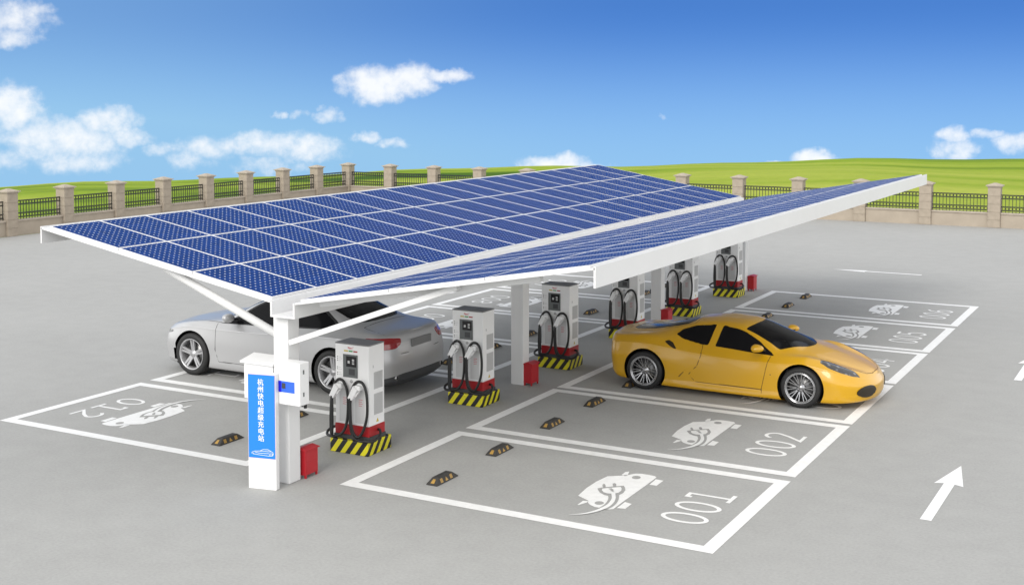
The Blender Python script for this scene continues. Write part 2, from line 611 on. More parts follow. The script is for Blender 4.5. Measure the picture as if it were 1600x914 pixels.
def cell_mat():
    """blue cells with pale corner diamonds and thin bus lines; the UV map counts cells"""
    m = mat('solar_cells', (0.01, 0.04, 0.2), 0.40, spec=0.05)
    N, L, b = nodes_of(m)
    uv = N.new('ShaderNodeUVMap'); uv.uv_map = 'cells'
    s = N.new('ShaderNodeSeparateXYZ'); L.new(uv.outputs[0], s.inputs[0])

    def mth(op, a, bb=None, cc=None):
        n = N.new('ShaderNodeMath'); n.operation = op
        for i, v in enumerate((a, bb, cc)):
            if v is None: continue
            if isinstance(v, (int, float)): n.inputs[i].default_value = v
            else: L.new(v, n.inputs[i])
        return n.outputs[0]
    fx = mth('ABSOLUTE', mth('SUBTRACT', mth('FRACT', mth('ADD', s.outputs[0], 0.5)), 0.5))   # 0 on cell borders
    fy = mth('ABSOLUTE', mth('SUBTRACT', mth('FRACT', mth('ADD', s.outputs[1], 0.5)), 0.5))
    dia = mth('LESS_THAN', mth('ADD', fx, fy), 0.155)
    line = mth('MAXIMUM', mth('LESS_THAN', fx, 0.02), mth('LESS_THAN', fy, 0.02))
    bus = mth('LESS_THAN', mth('ABSOLUTE', mth('SUBTRACT', mth('FRACT', mth('MULTIPLY', s.outputs[1], 3.0)), 0.5)), 0.07)
    wn_ = N.new('ShaderNodeTexWhiteNoise'); wn_.noise_dimensions = '2D'
    fl = N.new('ShaderNodeVectorMath'); fl.operation = 'FLOOR'; L.new(uv.outputs[0], fl.inputs[0]); L.new(fl.outputs[0], wn_.inputs['Vector'])
    va = mth('MULTIPLY_ADD', wn_.outputs['Value'], 0.35, 0.82)
    base = N.new('ShaderNodeVectorMath'); base.operation = 'SCALE'; base.inputs[0].default_value = (0.0035, 0.026, 0.148); L.new(va, base.inputs['Scale'])
    m1 = N.new('ShaderNodeMix'); m1.data_type = 'RGBA'; L.new(mth('MULTIPLY', bus, 0.2), m1.inputs['Factor']); L.new(base.outputs[0], m1.inputs[6]); m1.inputs[7].default_value = (0.10, 0.17, 0.46, 1)
    m2 = N.new('ShaderNodeMix'); m2.data_type = 'RGBA'; L.new(mth('MULTIPLY', line, 0.4), m2.inputs['Factor']); L.new(m1.outputs[2], m2.inputs[6]); m2.inputs[7].default_value = (0.16, 0.24, 0.52, 1)
    m3 = N.new('ShaderNodeMix'); m3.data_type = 'RGBA'; L.new(dia, m3.inputs['Factor']); L.new(m2.outputs[2], m3.inputs[6]); m3.inputs[7].default_value = (0.72, 0.76, 0.84, 1)
    L.new(m3.outputs[2], b.inputs['Base Color'])
    return m


M['cells'] = cell_mat()


# ------------------------------------------------------------------ ground and painted markings
g = MB()
g.poly([(-29.0, -45, 0), (70, -45, 0), (70, 40.0, 0), (-29.0, 40.0, 0)])
ground = g.build('ground', M['ground'])
tag(ground, 'pale grey concrete surface of the whole charging lot', kind='structure')

PZ = 0.004      # height of paint
BAYS = [0.0, 3.297, 6.476, 9.69, 12.895, 16.212]
BLEN = [3.09, 3.054, 3.075, 3.075, 3.079, 3.111]
RX0, RX1 = 0.0, 5.30
LX0, LX1 = -6.84, -1.655


def bay_outline(x0, x1, y0, y1, wx, wy):
    m = MB()
    z = PZ
    m.poly([(x0, y0, z), (x1, y0, z), (x1, y0 + wy, z), (x0, y0 + wy, z)])
    m.poly([(x0, y1 - wy, z), (x1, y1 - wy, z), (x1, y1, z), (x0, y1, z)])
    m.poly([(x0, y0 + wy, z), (x0 + wx, y0 + wy, z), (x0 + wx, y1 - wy, z), (x0, y1 - wy, z)])
    m.poly([(x1 - wx, y0 + wy, z), (x1, y0 + wy, z), (x1, y1 - wy, z), (x1 - wx, y1 - wy, z)])
    return m.build('bay_outline', M['paint_white'], ground)


def ell(cx, cy, rx, ry, n=28, a0=0, a1=360):
    return [(cx + rx * math.cos(R_(a0 + (a1 - a0) * k / n)), cy + ry * math.sin(R_(a0 + (a1 - a0) * k / n))) for k in range(n + (0 if a1 - a0 == 360 else 1))]


DIG = {  # strokes in a box 0.56 wide and 1 high: (points, closed)
    '0': [(ell(.28, .5, .25, .47), True)],
    '1': [([(.08, .86), (.08, .97), (.30, .97), (.30, .03)], False), ([(.04, .03), (.56, .03)], False)],
    '2': [([(.05, .80)] + ell(.28, .75, .23, .22, 12, 165, -20) + [(.36, .42), (.05, .03), (.54, .03)], False)],
    '3': [(ell(.27, .75, .22, .22, 12, 160, -80), False), (ell(.27, .27, .25, .25, 12, 90, -165), False)],
    '4': [([(.40, .03), (.40, .97), (.03, .30), (.56, .30)], False)],
    '5': [([(.50, .97), (.12, .97), (.09, .56)] + ell(.28, .32, .25, .29, 14, 130, -150), False)],
    '6': [(ell(.28, .30, .24, .27), True), ([(.05, .34), (.08, .60), (.20, .85), (.44, .97)], False)],
    '7': [([(.03, .97), (.53, .97), (.22, .03)], False)],
    '8': [(ell(.28, .74, .20, .23), True), (ell(.28, .27, .24, .25), True)],
    '9': [(ell(.28, .70, .24, .27), True), ([(.51, .66), (.48, .40), (.36, .15), (.12, .03)], False)],
}


def bay_number(text, base_x, top_x, y0, step, side):
    """digits stand towards the lot's middle; side +1: right row (reading +Y), -1: left row (reading -Y)"""
    m = MB()
    h = abs(top_x - base_x)
    wd = 0.345
    for i, ch in enumerate(text):
        for zi, (pts, closed) in enumerate(DIG[ch]):
            q = []
            for (a, b) in pts:
                X = base_x + (top_x - base_x) * b
                Y = y0 + side * (i * step + a / 0.56 * wd)
                q.append((X, Y))
            ribbon(m, q, 0.058, PZ + .0015 * zi, closed)
    o = m.build('bay_number', M['paint_white'], ground)
    tag(o, 'white painted bay number %s' % text)
    return o


def car_symbol(ox, oy, s):
    """front view of a car with a plug on it; s = +1 right row, -1 left row (turned half round)"""
    def T(pts):
        return [(ox + s * x, oy + s * y) for (x, y) in pts]
    body = [(3.031, 1.136), (2.988, 1.491), (2.985, 1.805), (3.018, 2.091), (3.161, 2.196), (3.251, 2.296), (3.308, 2.392), (3.391, 2.425), (3.5, 2.426), (3.592, 2.409), (3.633, 2.368), (3.642, 1.974), (3.648, 1.258), (3.658, 0.868), (3.601, 0.818), (3.48, 0.834), (3.42, 0.829), (3.328, 0.877), (3.261, 0.95), (3.237, 1.019), (3.159, 1.062)]
    mirF = [(3.161, 2.242), (3.159, 2.31), (3.154, 2.393), (3.196, 2.438), (3.242, 2.266), (3.225, 2.218)]
    mirN = [(3.182, 0.804), (3.18, 0.98), (3.241, 1.006), (3.253, 0.938), (3.203, 0.801)]
    whF = [(3.671, 2.018), (3.654, 2.288), (3.77, 2.281), (3.774, 2.026)]
    whN = [(3.682, 0.928), (3.675, 1.198), (3.783, 1.173), (3.787, 0.957)]
    plug = [(3.126, 1.535), (3.166, 1.598), (3.271, 1.708), (3.386, 1.812), (3.436, 1.739), (3.483, 1.646), (3.508, 1.523), (3.497, 1.428), (3.475, 1.362), (3.391, 1.316), (3.323, 1.324), (3.228, 1.388), (3.166, 1.471)]
    core = [(3.19, 1.547), (3.272, 1.628), (3.374, 1.732), (3.415, 1.68), (3.452, 1.582), (3.453, 1.489), (3.404, 1.415), (3.331, 1.394), (3.268, 1.417), (3.214, 1.482)]
    prA = [(3.115, 1.722), (3.122, 1.758), (3.163, 1.708), (3.204, 1.626), (3.179, 1.597), (3.139, 1.663)]
    prB = [(3.223, 1.814), (3.233, 1.852), (3.268, 1.827), (3.313, 1.727), (3.286, 1.696), (3.24, 1.771)]
    bolt = [(3.267, 1.574), (3.296, 1.614), (3.362, 1.548), (3.352, 1.53), (3.402, 1.476), (3.323, 1.503), (3.331, 1.53)]
    cordL = [(3.373, 1.329), (3.427, 1.229), (3.466, 1.101), (3.488, 0.966), (3.482, 0.817)]
    cordR = [(3.494, 1.419), (3.568, 1.232), (3.609, 1.051), (3.614, 0.926), (3.597, 0.802)]
    wL = [(3.383, 1.415), (3.464, 1.25), (3.505, 1.104), (3.522, 0.966), (3.507, 0.813), (3.473, 0.669), (3.39, 0.51), (3.262, 0.39)]
    wR = [(3.43, 1.441), (3.522, 1.244), (3.566, 1.082), (3.58, 0.915), (3.556, 0.757), (3.505, 0.623), (3.412, 0.488), (3.264, 0.387)]
    lampF = [(3.444, 2.259), (3.451, 2.231), (3.448, 2.202), (3.437, 2.178), (3.419, 2.162), (3.396, 2.155), (3.373, 2.16), (3.351, 2.176), (3.336, 2.2), (3.329, 2.228), (3.331, 2.256), (3.342, 2.281), (3.361, 2.297), (3.383, 2.304), (3.407, 2.299), (3.428, 2.283)]
    lampN = [(3.455, 1.028), (3.462, 1.001), (3.46, 0.974), (3.449, 0.95), (3.431, 0.934), (3.409, 0.928), (3.385, 0.932), (3.364, 0.947), (3.348, 0.969), (3.341, 0.996), (3.342, 1.023), (3.353, 1.047), (3.371, 1.063), (3.394, 1.07), (3.418, 1.065), (3.439, 1.05)]
    m = MB()

    def P(pts, k, mi):
        m.poly([(x, y, PZ + .0018 * k) for x, y in T(pts)], mi)

    def strip(a, c, k, mi):
        a = [(q.x, q.y) for q in spline([(x, y, 0) for x, y in a], 4)]
        c = [(q.x, q.y) for q in spline([(x, y, 0) for x, y in c], 4)]
        for u in range(len(a) - 1):
            P([a[u], a[u + 1], c[u + 1], c[u]], k, mi)
    for q in (body, mirF, mirN, whF, whN):
        P(q, 0, 0)
    for q in (lampF, lampN):
        P(q, 1, 1)
    P(plug, 1, 1)
    strip(cordL, cordR, 2, 1)
    P(prA, 2, 1)
    P(prB, 2, 1)
    P(core, 3, 0)
    strip(wL, wR, 4, 0)
    P(bolt, 5, 1)
    for f in m.bm.faces:
        f.normal_update()
        if f.normal.z < 0:
            f.normal_flip()
    me_o = m.build('charging_symbol', [M['paint_white'], M['ground']], ground)
    return me_o


for i in range(6):
    y0, y1 = BAYS[i], BAYS[i] + BLEN[i]
    bay_outline(RX0, RX1, y0, y1, 0.18, 0.19)
    bay_outline(LX0, LX1, y0 + .04, y1 + .02, 0.18, 0.19)
    bay_number('%03d' % (i + 1), 4.87, 4.27, y0 + .83, .47, 1)
    bay_number('%03d' % (12 - i), -6.19, -5.65, y0 + 2.15, .47, -1)
    car_symbol(0, y0, 1)
    car_symbol(-1.62, y0 + 3.09, -1)


def arrow(x, y, ln, ang, hw=.19, hl=.95, sw=.07):
    m = MB()
    c, s = math.cos(ang), math.sin(ang)

    def T(a, b):
        return (x + a * c - b * s, y + a * s + b * c, PZ)
    m.poly([T(-sw, 0), T(sw, 0), T(sw, ln - hl), T(-sw, ln - hl)])
    m.poly([T(-hw, ln - hl - .05), T(-sw, ln - hl), T(sw, ln - hl), T(hw, ln - hl - .05), T(0, ln)])
    return m.build('lane_arrow', M['paint_white'], ground)


arrow(7.21, 2.37, 2.6, 0)
arrow(7.21, 11.09, 2.6, 0)
arrow(2.95, 24.36, 2.6, R_(90))
arrow(-7.5, 16.6, 2.6, R_(180))

# ------------------------------------------------------------------ grass field beyond the fence
def grass_mat():
    m = mat('meadow_grass', (0.1, 0.2, 0.02), 0.9, spec=0.1)
    N, L, b = nodes_of(m)
    tc = N.new('ShaderNodeTexCoord')
    mp = N.new('ShaderNodeMapping'); mp.inputs['Scale'].default_value = (0.010, 0.055, 0.05); mp.inputs['Rotation'].default_value = (0, 0, R_(-26))
    L.new(tc.outputs['Object'], mp.inputs['Vector'])
    n1 = N.new('ShaderNodeTexNoise'); n1.inputs['Scale'].default_value = 1.0; n1.inputs['Detail'].default_value = 3; n1.inputs['Roughness'].default_value = 0.5
    L.new(mp.outputs[0], n1.inputs['Vector'])
    cr = N.new('ShaderNodeValToRGB')
    e = cr.color_ramp.elements
    e[0].position = 0.36; e[0].color = (0.055, 0.12, 0.006, 1)
    e[1].position = 0.62; e[1].color = (0.33, 0.38, 0.055, 1)
    q = e.new(0.47); q.color = (0.21, 0.30, 0.018, 1)
    L.new(n1.outputs['Fac'], cr.inputs['Fac'])
    n2 = N.new('ShaderNodeTexNoise'); n2.inputs['Scale'].default_value = 1.3; n2.inputs['Detail'].default_value = 6; n2.inputs['Roughness'].default_value = 0.75
    L.new(tc.outputs['Object'], n2.inputs['Vector'])
    mr = N.new('ShaderNodeMapRange'); mr.inputs['To Min'].default_value = 0.72; mr.inputs['To Max'].default_value = 1.28
    L.new(n2.outputs['Fac'], mr.inputs['Value'])
    v = N.new('ShaderNodeVectorMath'); v.operation = 'SCALE'
    L.new(cr.outputs[0], v.inputs[0]); L.new(mr.outputs[0], v.inputs['Scale'])
    L.new(v.outputs[0], b.inputs['Base Color'])
    bp = N.new('ShaderNodeBump'); bp.inputs['Strength'].default_value = 0.5; bp.inputs['Distance'].default_value = 0.1
    L.new(n2.outputs['Fac'], bp.inputs['Height']); L.new(bp.outputs[0], b.inputs['Normal'])
    return m


M['grass'] = grass_mat()


def field():
    """rolling meadow: level with the lot at the fence, a gentle crest about 150 m off, falling away behind it"""
    cx, cy = 10.0, -13.0
    Rs = [18, 30, 42, 50, 58, 66, 76, 88, 102, 118, 134, 150, 160, 170, 185, 205, 240, 300, 400]
    NA = 240
    V, F = [], []
    for r in Rs:
        for k in range(NA):
            a = 2 * math.pi * k / NA                      # compass azimuth
            d = (math.degrees(a) + 180) % 360 - 180       # -180..180
            t = min(1.3, max(-0.3, (d + 51.2) / 44.5))    # 0 at the left, 1 at the right of the view
            crest = -5.35 + 3.55 * t + 0.18 * math.sin(d * .35) + 0.10 * math.sin(d * .9 + 1)
            if r <= 55:
                z = -0.06
            elif r <= 155:
                u = (r - 55) / 100
                z = -0.06 + (crest + .06) * (u * .9 + .1 * u * u) + 0.35 * math.sin(u * 3.14) * math.sin(d * .22 + r * .05)
            else:
                z = crest - (r - 155) * 0.05 - ((r - 155) / 60) ** 2 * 1.5
            V.append((cx + r * math.sin(a), cy + r * math.cos(a), z))
    n = len(Rs)
    F.append([k for k in range(NA)][::-1])
    for i in range(n - 1):
        for k in range(NA):
            k2 = (k + 1) % NA
            F.append((i * NA + k2, i * NA + k, (i + 1) * NA + k, (i + 1) * NA + k2))
    me = bpy.data.meshes.new('grass_field')
    me.from_pydata(V, [], F)
    me.materials.append(M['grass'])
    bm = bmesh.new(); bm.from_mesh(me); bmesh.ops.recalc_face_normals(bm, faces=bm.faces); bm.to_mesh(me); bm.free()
    for p_ in me.polygons:
        p_.use_smooth = True
    if me.polygons[0].normal.z < 0:
        me.flip_normals()
    o = bpy.data.objects.new('grass_field', me)
    COL.objects.link(o)
    tag(o, 'bright green rolling meadow beyond the fence', kind='structure')


field()

# ------------------------------------------------------------------ stone and iron fence
ORD = ['first', 'second', 'third', 'fourth', 'fifth', 'sixth', 'seventh', 'eighth', 'ninth', 'tenth', 'eleventh', 'twelfth', 'thirteenth', 'fourteenth', 'fifteenth']


def make_pillar():
    t = thing('fence_pillar', 'stone fence pillar', 'pillar')
    t['kind'] = 'thing'
    m = MB()
    z = 0.0
    hs = [0.30, 0.32, 0.32, 0.32, 0.36]
    for i, h in enumerate(hs):
        m.box(-.24, .24, -.24, .24, z + .008, z + h - .004, bev=.012)
        z += h
    m.box(-.225, .225, -.225, .225, 0, 1.62)
    m.build('shaft', M['stone'], t)
    m = MB()
    m.box(-.27, .27, -.27, .27, 1.62, 1.665, bev=.01)
    m.hexa([(-.315, -.315, 1.668), (.315, -.315, 1.668), (.315, .315, 1.668), (-.315, .315, 1.668),
            (-.315, -.315, 1.70), (.315, -.315, 1.70), (.315, .315, 1.70), (-.315, .315, 1.70)])
    m.hexa([(-.29, -.29, 1.702), (.29, -.29, 1.702), (.29, .29, 1.702), (-.29, .29, 1.702),
            (-.05, -.05, 1.79), (.05, -.05, 1.79), (.05, .05, 1.79), (-.05, .05, 1.79)])
    m.build('cap', M['stone_cap'], t)
    return t


PITCH = 2.665


def make_section():
    """low wall, coping and iron railing between two pillars, along local x, centred"""
    t = thing('fence_section', 'fence section', 'fence')
    h = PITCH / 2 - .243
    m = MB()
    m.box(-h, h, -.12, .12, 0, .535)
    m.build('wall', M['render'], t)
    m = MB()
    m.box(-h, h, -.165, .165, .538, .60, bev=.012)
    m.build('coping', M['stone_cap'], t)
    for z in (.68, .84, 1.16, 1.31):
        rail = MB()
        rail.box(-h, h, -.014, .014, z - .016, z + .016)
        rail.build('rail', M['iron'], t)
    n = 16
    bar = MB()
    bar.box(-.010, .010, -.010, .010, .60, 1.31)
    bar0 = bar.build('baluster', M['iron'], t)
    for k in range(n + 1):
        q = bar0 if k == 0 else bar0.copy()
        if k:
            COL.objects.link(q)
            q.parent = t
        q.location.x = -h + .03 + (2 * h - .06) * k / n
    for z in (.76, 1.235):
        sc = MB()
        for k in range(n):
            x = -h + .03 + (2 * h - .06) * (k + .5) / n
            sc.tube([(x + .056 * math.cos(a), 0, z + .056 * math.sin(a)) for a in [2 * math.pi * j / 10 for j in range(10)]], .009, 5, closed=True)
        sc.build('scroll_band', M['iron'], t)
    return t


pil0, sec0 = make_pillar(), make_section()
used_p = used_s = False


def put_pillar(x, y, label):
    global used_p
    if not used_p:
        used_p = True
        pil0.location = (x, y, 0); pil0['label'] = label; pil0['group'] = 'stone fence pillars'
        return pil0
    return dup(pil0, (x, y, 0), label=label)


def put_section(x, y, rz, label):
    global used_s
    if not used_s:
        used_s = True
        sec0.location = (x, y, 0); sec0.rotation_euler = (0, 0, rz); sec0['label'] = label; sec0['group'] = 'stone and iron fence sections'
        return sec0
    return dup(sec0, (x, y, 0), rz, label)


FX, FY = -29.15, 40.0
put_pillar(FX, FY - .3, 'tan stone pillar at the far corner where both fences meet')
for k in range(1, 10):
    y = FY - .3 - PITCH * k
    put_section(FX, y + PITCH / 2, R_(90), 'stone and iron section of the left fence, %s one from the corner pillar' % ORD[k - 1])
    put_pillar(FX, y, 'tan stone pillar of the left fence, %s one before the corner pillar' % ORD[k - 1])
for k in range(1, 14):
    x = FX + PITCH * k
    put_section(x - PITCH / 2, FY - .3, 0, 'stone and iron section of the back fence, %s one right of the corner pillar' % ORD[k - 1])
    put_pillar(x, FY - .3, 'tan stone pillar of the back fence, %s one right of the corner pillar' % ORD[k - 1])

# ------------------------------------------------------------------ solar canopy
CY0, CY1 = -0.45, 19.15
ZO, ZI = 3.294, 2.532
XLO, XLI, XRI, XRO = -5.187, -0.786, -0.374, 3.996
COLX = -0.72
COLY = [-0.20, 6.42, 13.0, 18.95]

canopy = thing('solar_canopy', 'white steel butterfly canopy roofed with blue solar panels over the chargers', 'canopy', (COLX, 9.0, 0))
CO = Vector((-COLX, -9.0, 0))     # children keep world coordinates through this offset


def cbuild(mb, name, m, parent=None):
    return mb.build(name, m, parent or canopy, loc=CO if parent is None else None)


for cy in COLY:
    m = MB()
    m.box(COLX - .125, COLX + .125, cy - .12, cy + .12, 0.002, 2.285, bev=.012)
    cbuild(m, 'column', M['canopy_white'])
# gutter
m = MB()
m.box(XLI, XLI + .028, CY0, CY1, 2.29, 2.50)
m.box(XRI - .028, XRI, CY0, CY1, 2.29, 2.50)
m.box(XLI + .028, XRI - .028, CY0, CY1, 2.29, 2.318)
cbuild(m, 'gutter', M['canopy_white'])


def wing(xo, xi, label):
    sgn = 1 if xo > xi else -1
    Ln = math.hypot(xo - xi, ZO - ZI)
    ex = ((xo - xi) / Ln, 0, (ZO - ZI) / Ln)       # up the slope
    en = (-sgn * (ZO - ZI) / Ln * 1.0, 0, abs(xo - xi) / Ln)

    def P(s, y, h):
        return (xi + ex[0] * s + en[0] * h, y, ZI + ex[2] * s + en[2] * h)

    def slab(mb, s0, s1, y0, y1, h0, h1, mi=None):
        c = [P(s0, y0, h0), P(s1, y0, h0), P(s1, y1, h0), P(s0, y1, h0), P(s0, y0, h1), P(s1, y0, h1), P(s1, y1, h1), P(s0, y1, h1)]
        if sgn < 0:
            c = [c[1], c[0], c[3], c[2], c[5], c[4], c[7], c[6]]
        mb.hexa(c, mi)
    d = MB()
    slab(d, 0, Ln, CY0, CY1, -.052, -.028)
    deck = cbuild(d, 'roof_wing', M['canopy_white'])
    # the panels: three rows of twenty along the slope, sub-parts of the wing
    ny, rows = 20, 3
    m0, m1 = 0.03, 0.09
    ry = (CY1 - CY0 - .12) / ny
    rs = (Ln - m0 - m1) / rows
    for j in range(rows):
        for i in range(ny):
            p = MB()
            s0, s1 = m0 + rs * j + .007, m0 + rs * (j + 1) - .007
            y0, y1 = CY0 + .08 + ry * i + .004, CY0 + .08 + ry * (i + 1) - .004
            fr = .017
            slab(p, s0, s1, y0, y1, -.026, .0, 0)
            # frame upstand on four sides
            slab(p, s0, s0 + fr, y0, y1, .0005, .0048, 0)
            slab(p, s1 - fr, s1, y0, y1, .0005, .0048, 0)
            slab(p, s0 + fr, s1 - fr, y0, y0 + fr, .0005, .0048, 0)
            slab(p, s0 + fr, s1 - fr, y1 - fr, y1, .0005, .0048, 0)
            f0 = len(p.bm.faces)
            q = [P(s0 + fr, y0 + fr, .003), P(s1 - fr, y0 + fr, .003), P(s1 - fr, y1 - fr, .003), P(s0 + fr, y1 - fr, .003)]
            if sgn < 0:
                q = q[::-1]
            vs = [p.bm.verts.new(v) for v in q]
            f = p.bm.faces.new(vs)
            f.material_index = 1
            uvl = p.bm.loops.layers.uv.new('cells')
            for l in f.loops:
                v = l.vert.co
                s = ((v.x - xi) * ex[0] + (v.z - ZI) * ex[2])
                l[uvl].uv = ((s - s0 - fr) / (s1 - s0 - 2 * fr) * 15 + (i * 37 + j * 11) * 20, (v.y - y0 - fr) / (y1 - y0 - 2 * fr) * 9 + (i * 13 + j) * 18)
            p.build('solar_panel', [M['canopy_white'], M['cells']], deck)
    # fascia on the outer edge, turned down
    m = MB()
    xa, xb = (xo - .006, xo + .02) if sgn > 0 else (xo - .02, xo + .006)
    m.box(xa, xb, CY0, CY1, ZO - .265, ZO - .012)
    cbuild(m, 'fascia', M['canopy_white'])
    # purlins along the roof and rafters at the columns
    for s in (Ln * .22, Ln * .62, Ln * .90):
        m = MB()
        slab(m, s - .035, s + .035, CY0 + 1.6, CY1 - 1.0, -.13, -.054)
        cbuild(m, 'purlin', M['canopy_white'])
    for cy in COLY:
        m = MB()
        slab(m, .18, Ln * .80, cy + .04, cy + .13, -.14, -.055)
        cbuild(m, 'rafter', M['canopy_white'])
    return P


PL = wing(XLO, XLI, 'left')
PR = wing(XRO, XRI, 'right')
for cy in COLY:
    m = MB()
    y = cy - .06
    m.tube([(COLX - .11, y, 2.02), (-2.85, y, 2.785)], .058, 14)
    cbuild(m, 'strut', M['canopy_white'])
    m = MB()
    a, b = Vector((COLX + .125, cy - .06, 1.93)), Vector((2.05, cy - .06, 2.875))
    d = (b - a).normalized()
    n = Vector((-d.z, 0, d.x))
    wv, hv = Vector((0, .045, 0)), n * .035
    m.hexa([a - wv - hv, b - wv - hv, b + wv - hv, a + wv - hv, a - wv + hv, b - wv + hv, b + wv + hv, a + wv + hv])
    cbuild(m, 'strut', M['canopy_white'])

# ------------------------------------------------------------------ charging stations


def make_charger():
    t = thing('charging_station', 'charging station', 'charging station')
    m = MB(); m.box(-.345, .335, -.285, .32, 0.002, .20, bev=.012); m.build('plinth', M['stripes'], t)
    m = MB(); m.box(-.315, .315, -.225, .205, .20, .265, bev=.006); m.build('foot', M['dark_grey'], t)
    m = MB(); m.box(-.305, .305, -.21, .195, .265, .415, bev=.005); m.build('red_skirt', M['red'], t)
    m = MB(); m.box(-.30, .30, -.20, .19, .415, 1.60, bev=.008); m.build('cabinet', M['white'], t)
    m = MB(); m.box(-.304, .304, -.204, .194, 1.60, 1.618, bev=.004); m.build('top_plate', M['roof_grey'], t)
    # operating panel
    m = MB(); m.box(-.155, .105, -.209, -.20, 1.115, 1.455, bev=.003); pn = m.build('control_panel', M['mid_grey'], t)
    m = MB(); m.box(-.095, .085, -.214, -.2085, 1.275, 1.43, bev=.002); m.build('screen', M['screen'], pn)
    m = MB()
    m.box(-.066, -.03, -.2155, -.2138, 1.325, 1.365); m.box(.012, .050, -.2155, -.2138, 1.315, 1.335); m.box(.012, .050, -.2155, -.2138, 1.345, 1.355); m.box(.012, .050, -.2155, -.2138, 1.365, 1.39)
    m.build('screen_readout', M['screen_text'], pn)
    m = MB(); m.box(-.05, .055, -.214, -.2085, 1.155, 1.245, bev=.002); m.build('keypad', M['dark_grey'], pn)
    for x, k in ((-.14, 'lamp_yellow'), (-.055, 'lamp_green'), (.03, 'lamp_red')):
        m = MB(); m.box(x, x + .07, -.206, -.199, 1.495, 1.515, bev=.002); o = m.build('indicator_lamp', M[k], t)
        tag(o, {'lamp_yellow': 'yellow lamp strip', 'lamp_green': 'green lamp strip', 'lamp_red': 'red lamp strip'}[k])
    m = MB(); m.poly([(-.075, -.2015, 1.548), (-.02, -.2015, 1.545), (.035, -.2015, 1.565), (.04, -.2015, 1.572), (-.02, -.2015, 1.556), (-.07, -.2015, 1.567)])
    m.box(-.055, .02, -.2016, -.2006, 1.533, 1.539)
    m.build('emblem', M['red_print'], t)
    m = MB()
    for z0, n in ((1.40, 3), (1.245, 2), (1.165, 2)):
        for k in range(n):
            z = z0 - k * .028
            m.box(-.268, -.255, -.2015, -.199, z, z + .013, mi=0)
            m.box(-.245, -.245 + (.05, .065, .042)[k], -.2012, -.199, z + .003, z + .008, mi=1)
    m.build('instruction_print', [M['dark_grey'], M['light_grey']], t)
    # pale recesses behind the hoses
    for x in (-.145, .14):
        m = MB(); m.box(x - .085, x + .085, -.2035, -.199, .45, .94, bev=.0015); m.build('recess_panel', mat_recess, t)
        m = MB()
        for k in range(4):
            m.box(x - .02, x + .05 - .012 * (k % 2), -.2050, -.2034, .80 - .03 * k, .808 - .03 * k)
        m.build('red_caption', M['red_print'], t)
    m = MB(); m.lathe([(.0, -.003), (.026, -.003), (.026, .002), (.018, .004), (0, .004)][::-1], 20, 'y', (-.01, -.2025, 1.06)); m.build('start_button', M['light_grey'], t)
    # side vents, latch and warning triangle on the right side; vents on the left one too
    for sx in (1, -1):
        for z0, z1 in ((.95, 1.20), (.57, .88)):
            m = MB()
            xx = .30 * sx
            m.box(min(xx, xx + .004 * sx), max(xx, xx + .004 * sx), -.075, .145, z0, z1)
            n = 11
            for k in range(n):
                z = z0 + .012 + (z1 - z0 - .03) * k / (n - 1)
                m.box(min(xx + .004 * sx, xx + .009 * sx), max(xx + .004 * sx, xx + .009 * sx), -.068, .138, z, z + .009)
            m.build('vent_grille', M['light_grey'], t)
    m = MB(); m.prism([(-.02, .455), (.045, .455), (.0125, .515)], 'x', .2995, .3025); m.build('warning_triangle', M['lamp_yellow'], t)
    m = MB(); m.box(.30, .306, -.10, -.085, 1.27, 1.31); m.build('latch', M['light_grey'], t)
    # two hoses with their white connectors hung on brackets
    for k, x in enumerate((-.17, .165)):
        hk = MB()
        hk.tube(spline([(x + .085, -.215, .92), (x + .085, -.235, 1.0), (x + .05, -.245, 1.04), (x - .02, -.245, 1.045), (x - .06, -.235, 1.01)], 5), .019, 10)
        hk.box(x - .05, x + .06, -.24, -.20, .975, 1.03, bev=.01)
        hk.build('holster', M['white'], t)
        gn = MB()
        gn.box(x - .045, x + .05, -.315, -.225, .955, 1.035, bev=.014)
        gn.prism([(x - .05, 1.03), (x + .025, .975), (x - .075, .815), (x - .145, .845)], 'y', -.345, -.275)
        gn.prism([(x + .03, .95), (x + .05, .955), (x - .02, .865), (x - .04, .885)], 'y', -.325, -.295)
        bmesh.ops.bevel(gn.bm, geom=[e for e in gn.bm.edges if len(e.link_faces) == 2 and e.calc_face_angle(0) > .7], offset=.006, segments=1, affect='EDGES')
        gn.build('connector', M['white'], t)
        ca = MB()
        if k == 0:
            path = [(-.29, -.02, .33), (-.42, -.06, .31), (-.475, -.16, .262), (-.40, -.27, .232), (-.25, -.315, .245), (-.12, -.29, .30), (-.055, -.265, .45), (-.035, -.255, .70), (-.055, -.25, .93), (-.115, -.262, 1.065), (-.195, -.27, 1.085), (-.265, -.285, 1.0), (-.295, -.30, .85), (-.305, -.315, .6), (-.30, -.325, .40), (-.285, -.335, .285), (-.262, -.345, .30), (-.258, -.345, .50), (-.262, -.34, .70), (x - .105, -.33, .845)]
        else:
            path = [(.295, .03, .335), (.37, -.02, .335), (.43, -.12, .29), (.41, -.24, .235), (.30, -.315, .232), (.16, -.315, .235), (.07, -.30, .30), (.035, -.30, .45), (.03, -.295, .70), (.05, -.285, .93), (.11, -.272, 1.06), (.20, -.262, 1.085), (.275, -.258, 1.0), (.31, -.258, .80), (.305, -.262, .58), (.26, -.275, .40), (.19, -.29, .28), (.12, -.31, .30), (.075, -.325, .42), (.06, -.33, .62), (x - .105, -.33, .845)]
        ca.tube(spline(path, 5), .021, 9)
        ca.build('hose', M['black'], t)
    return t


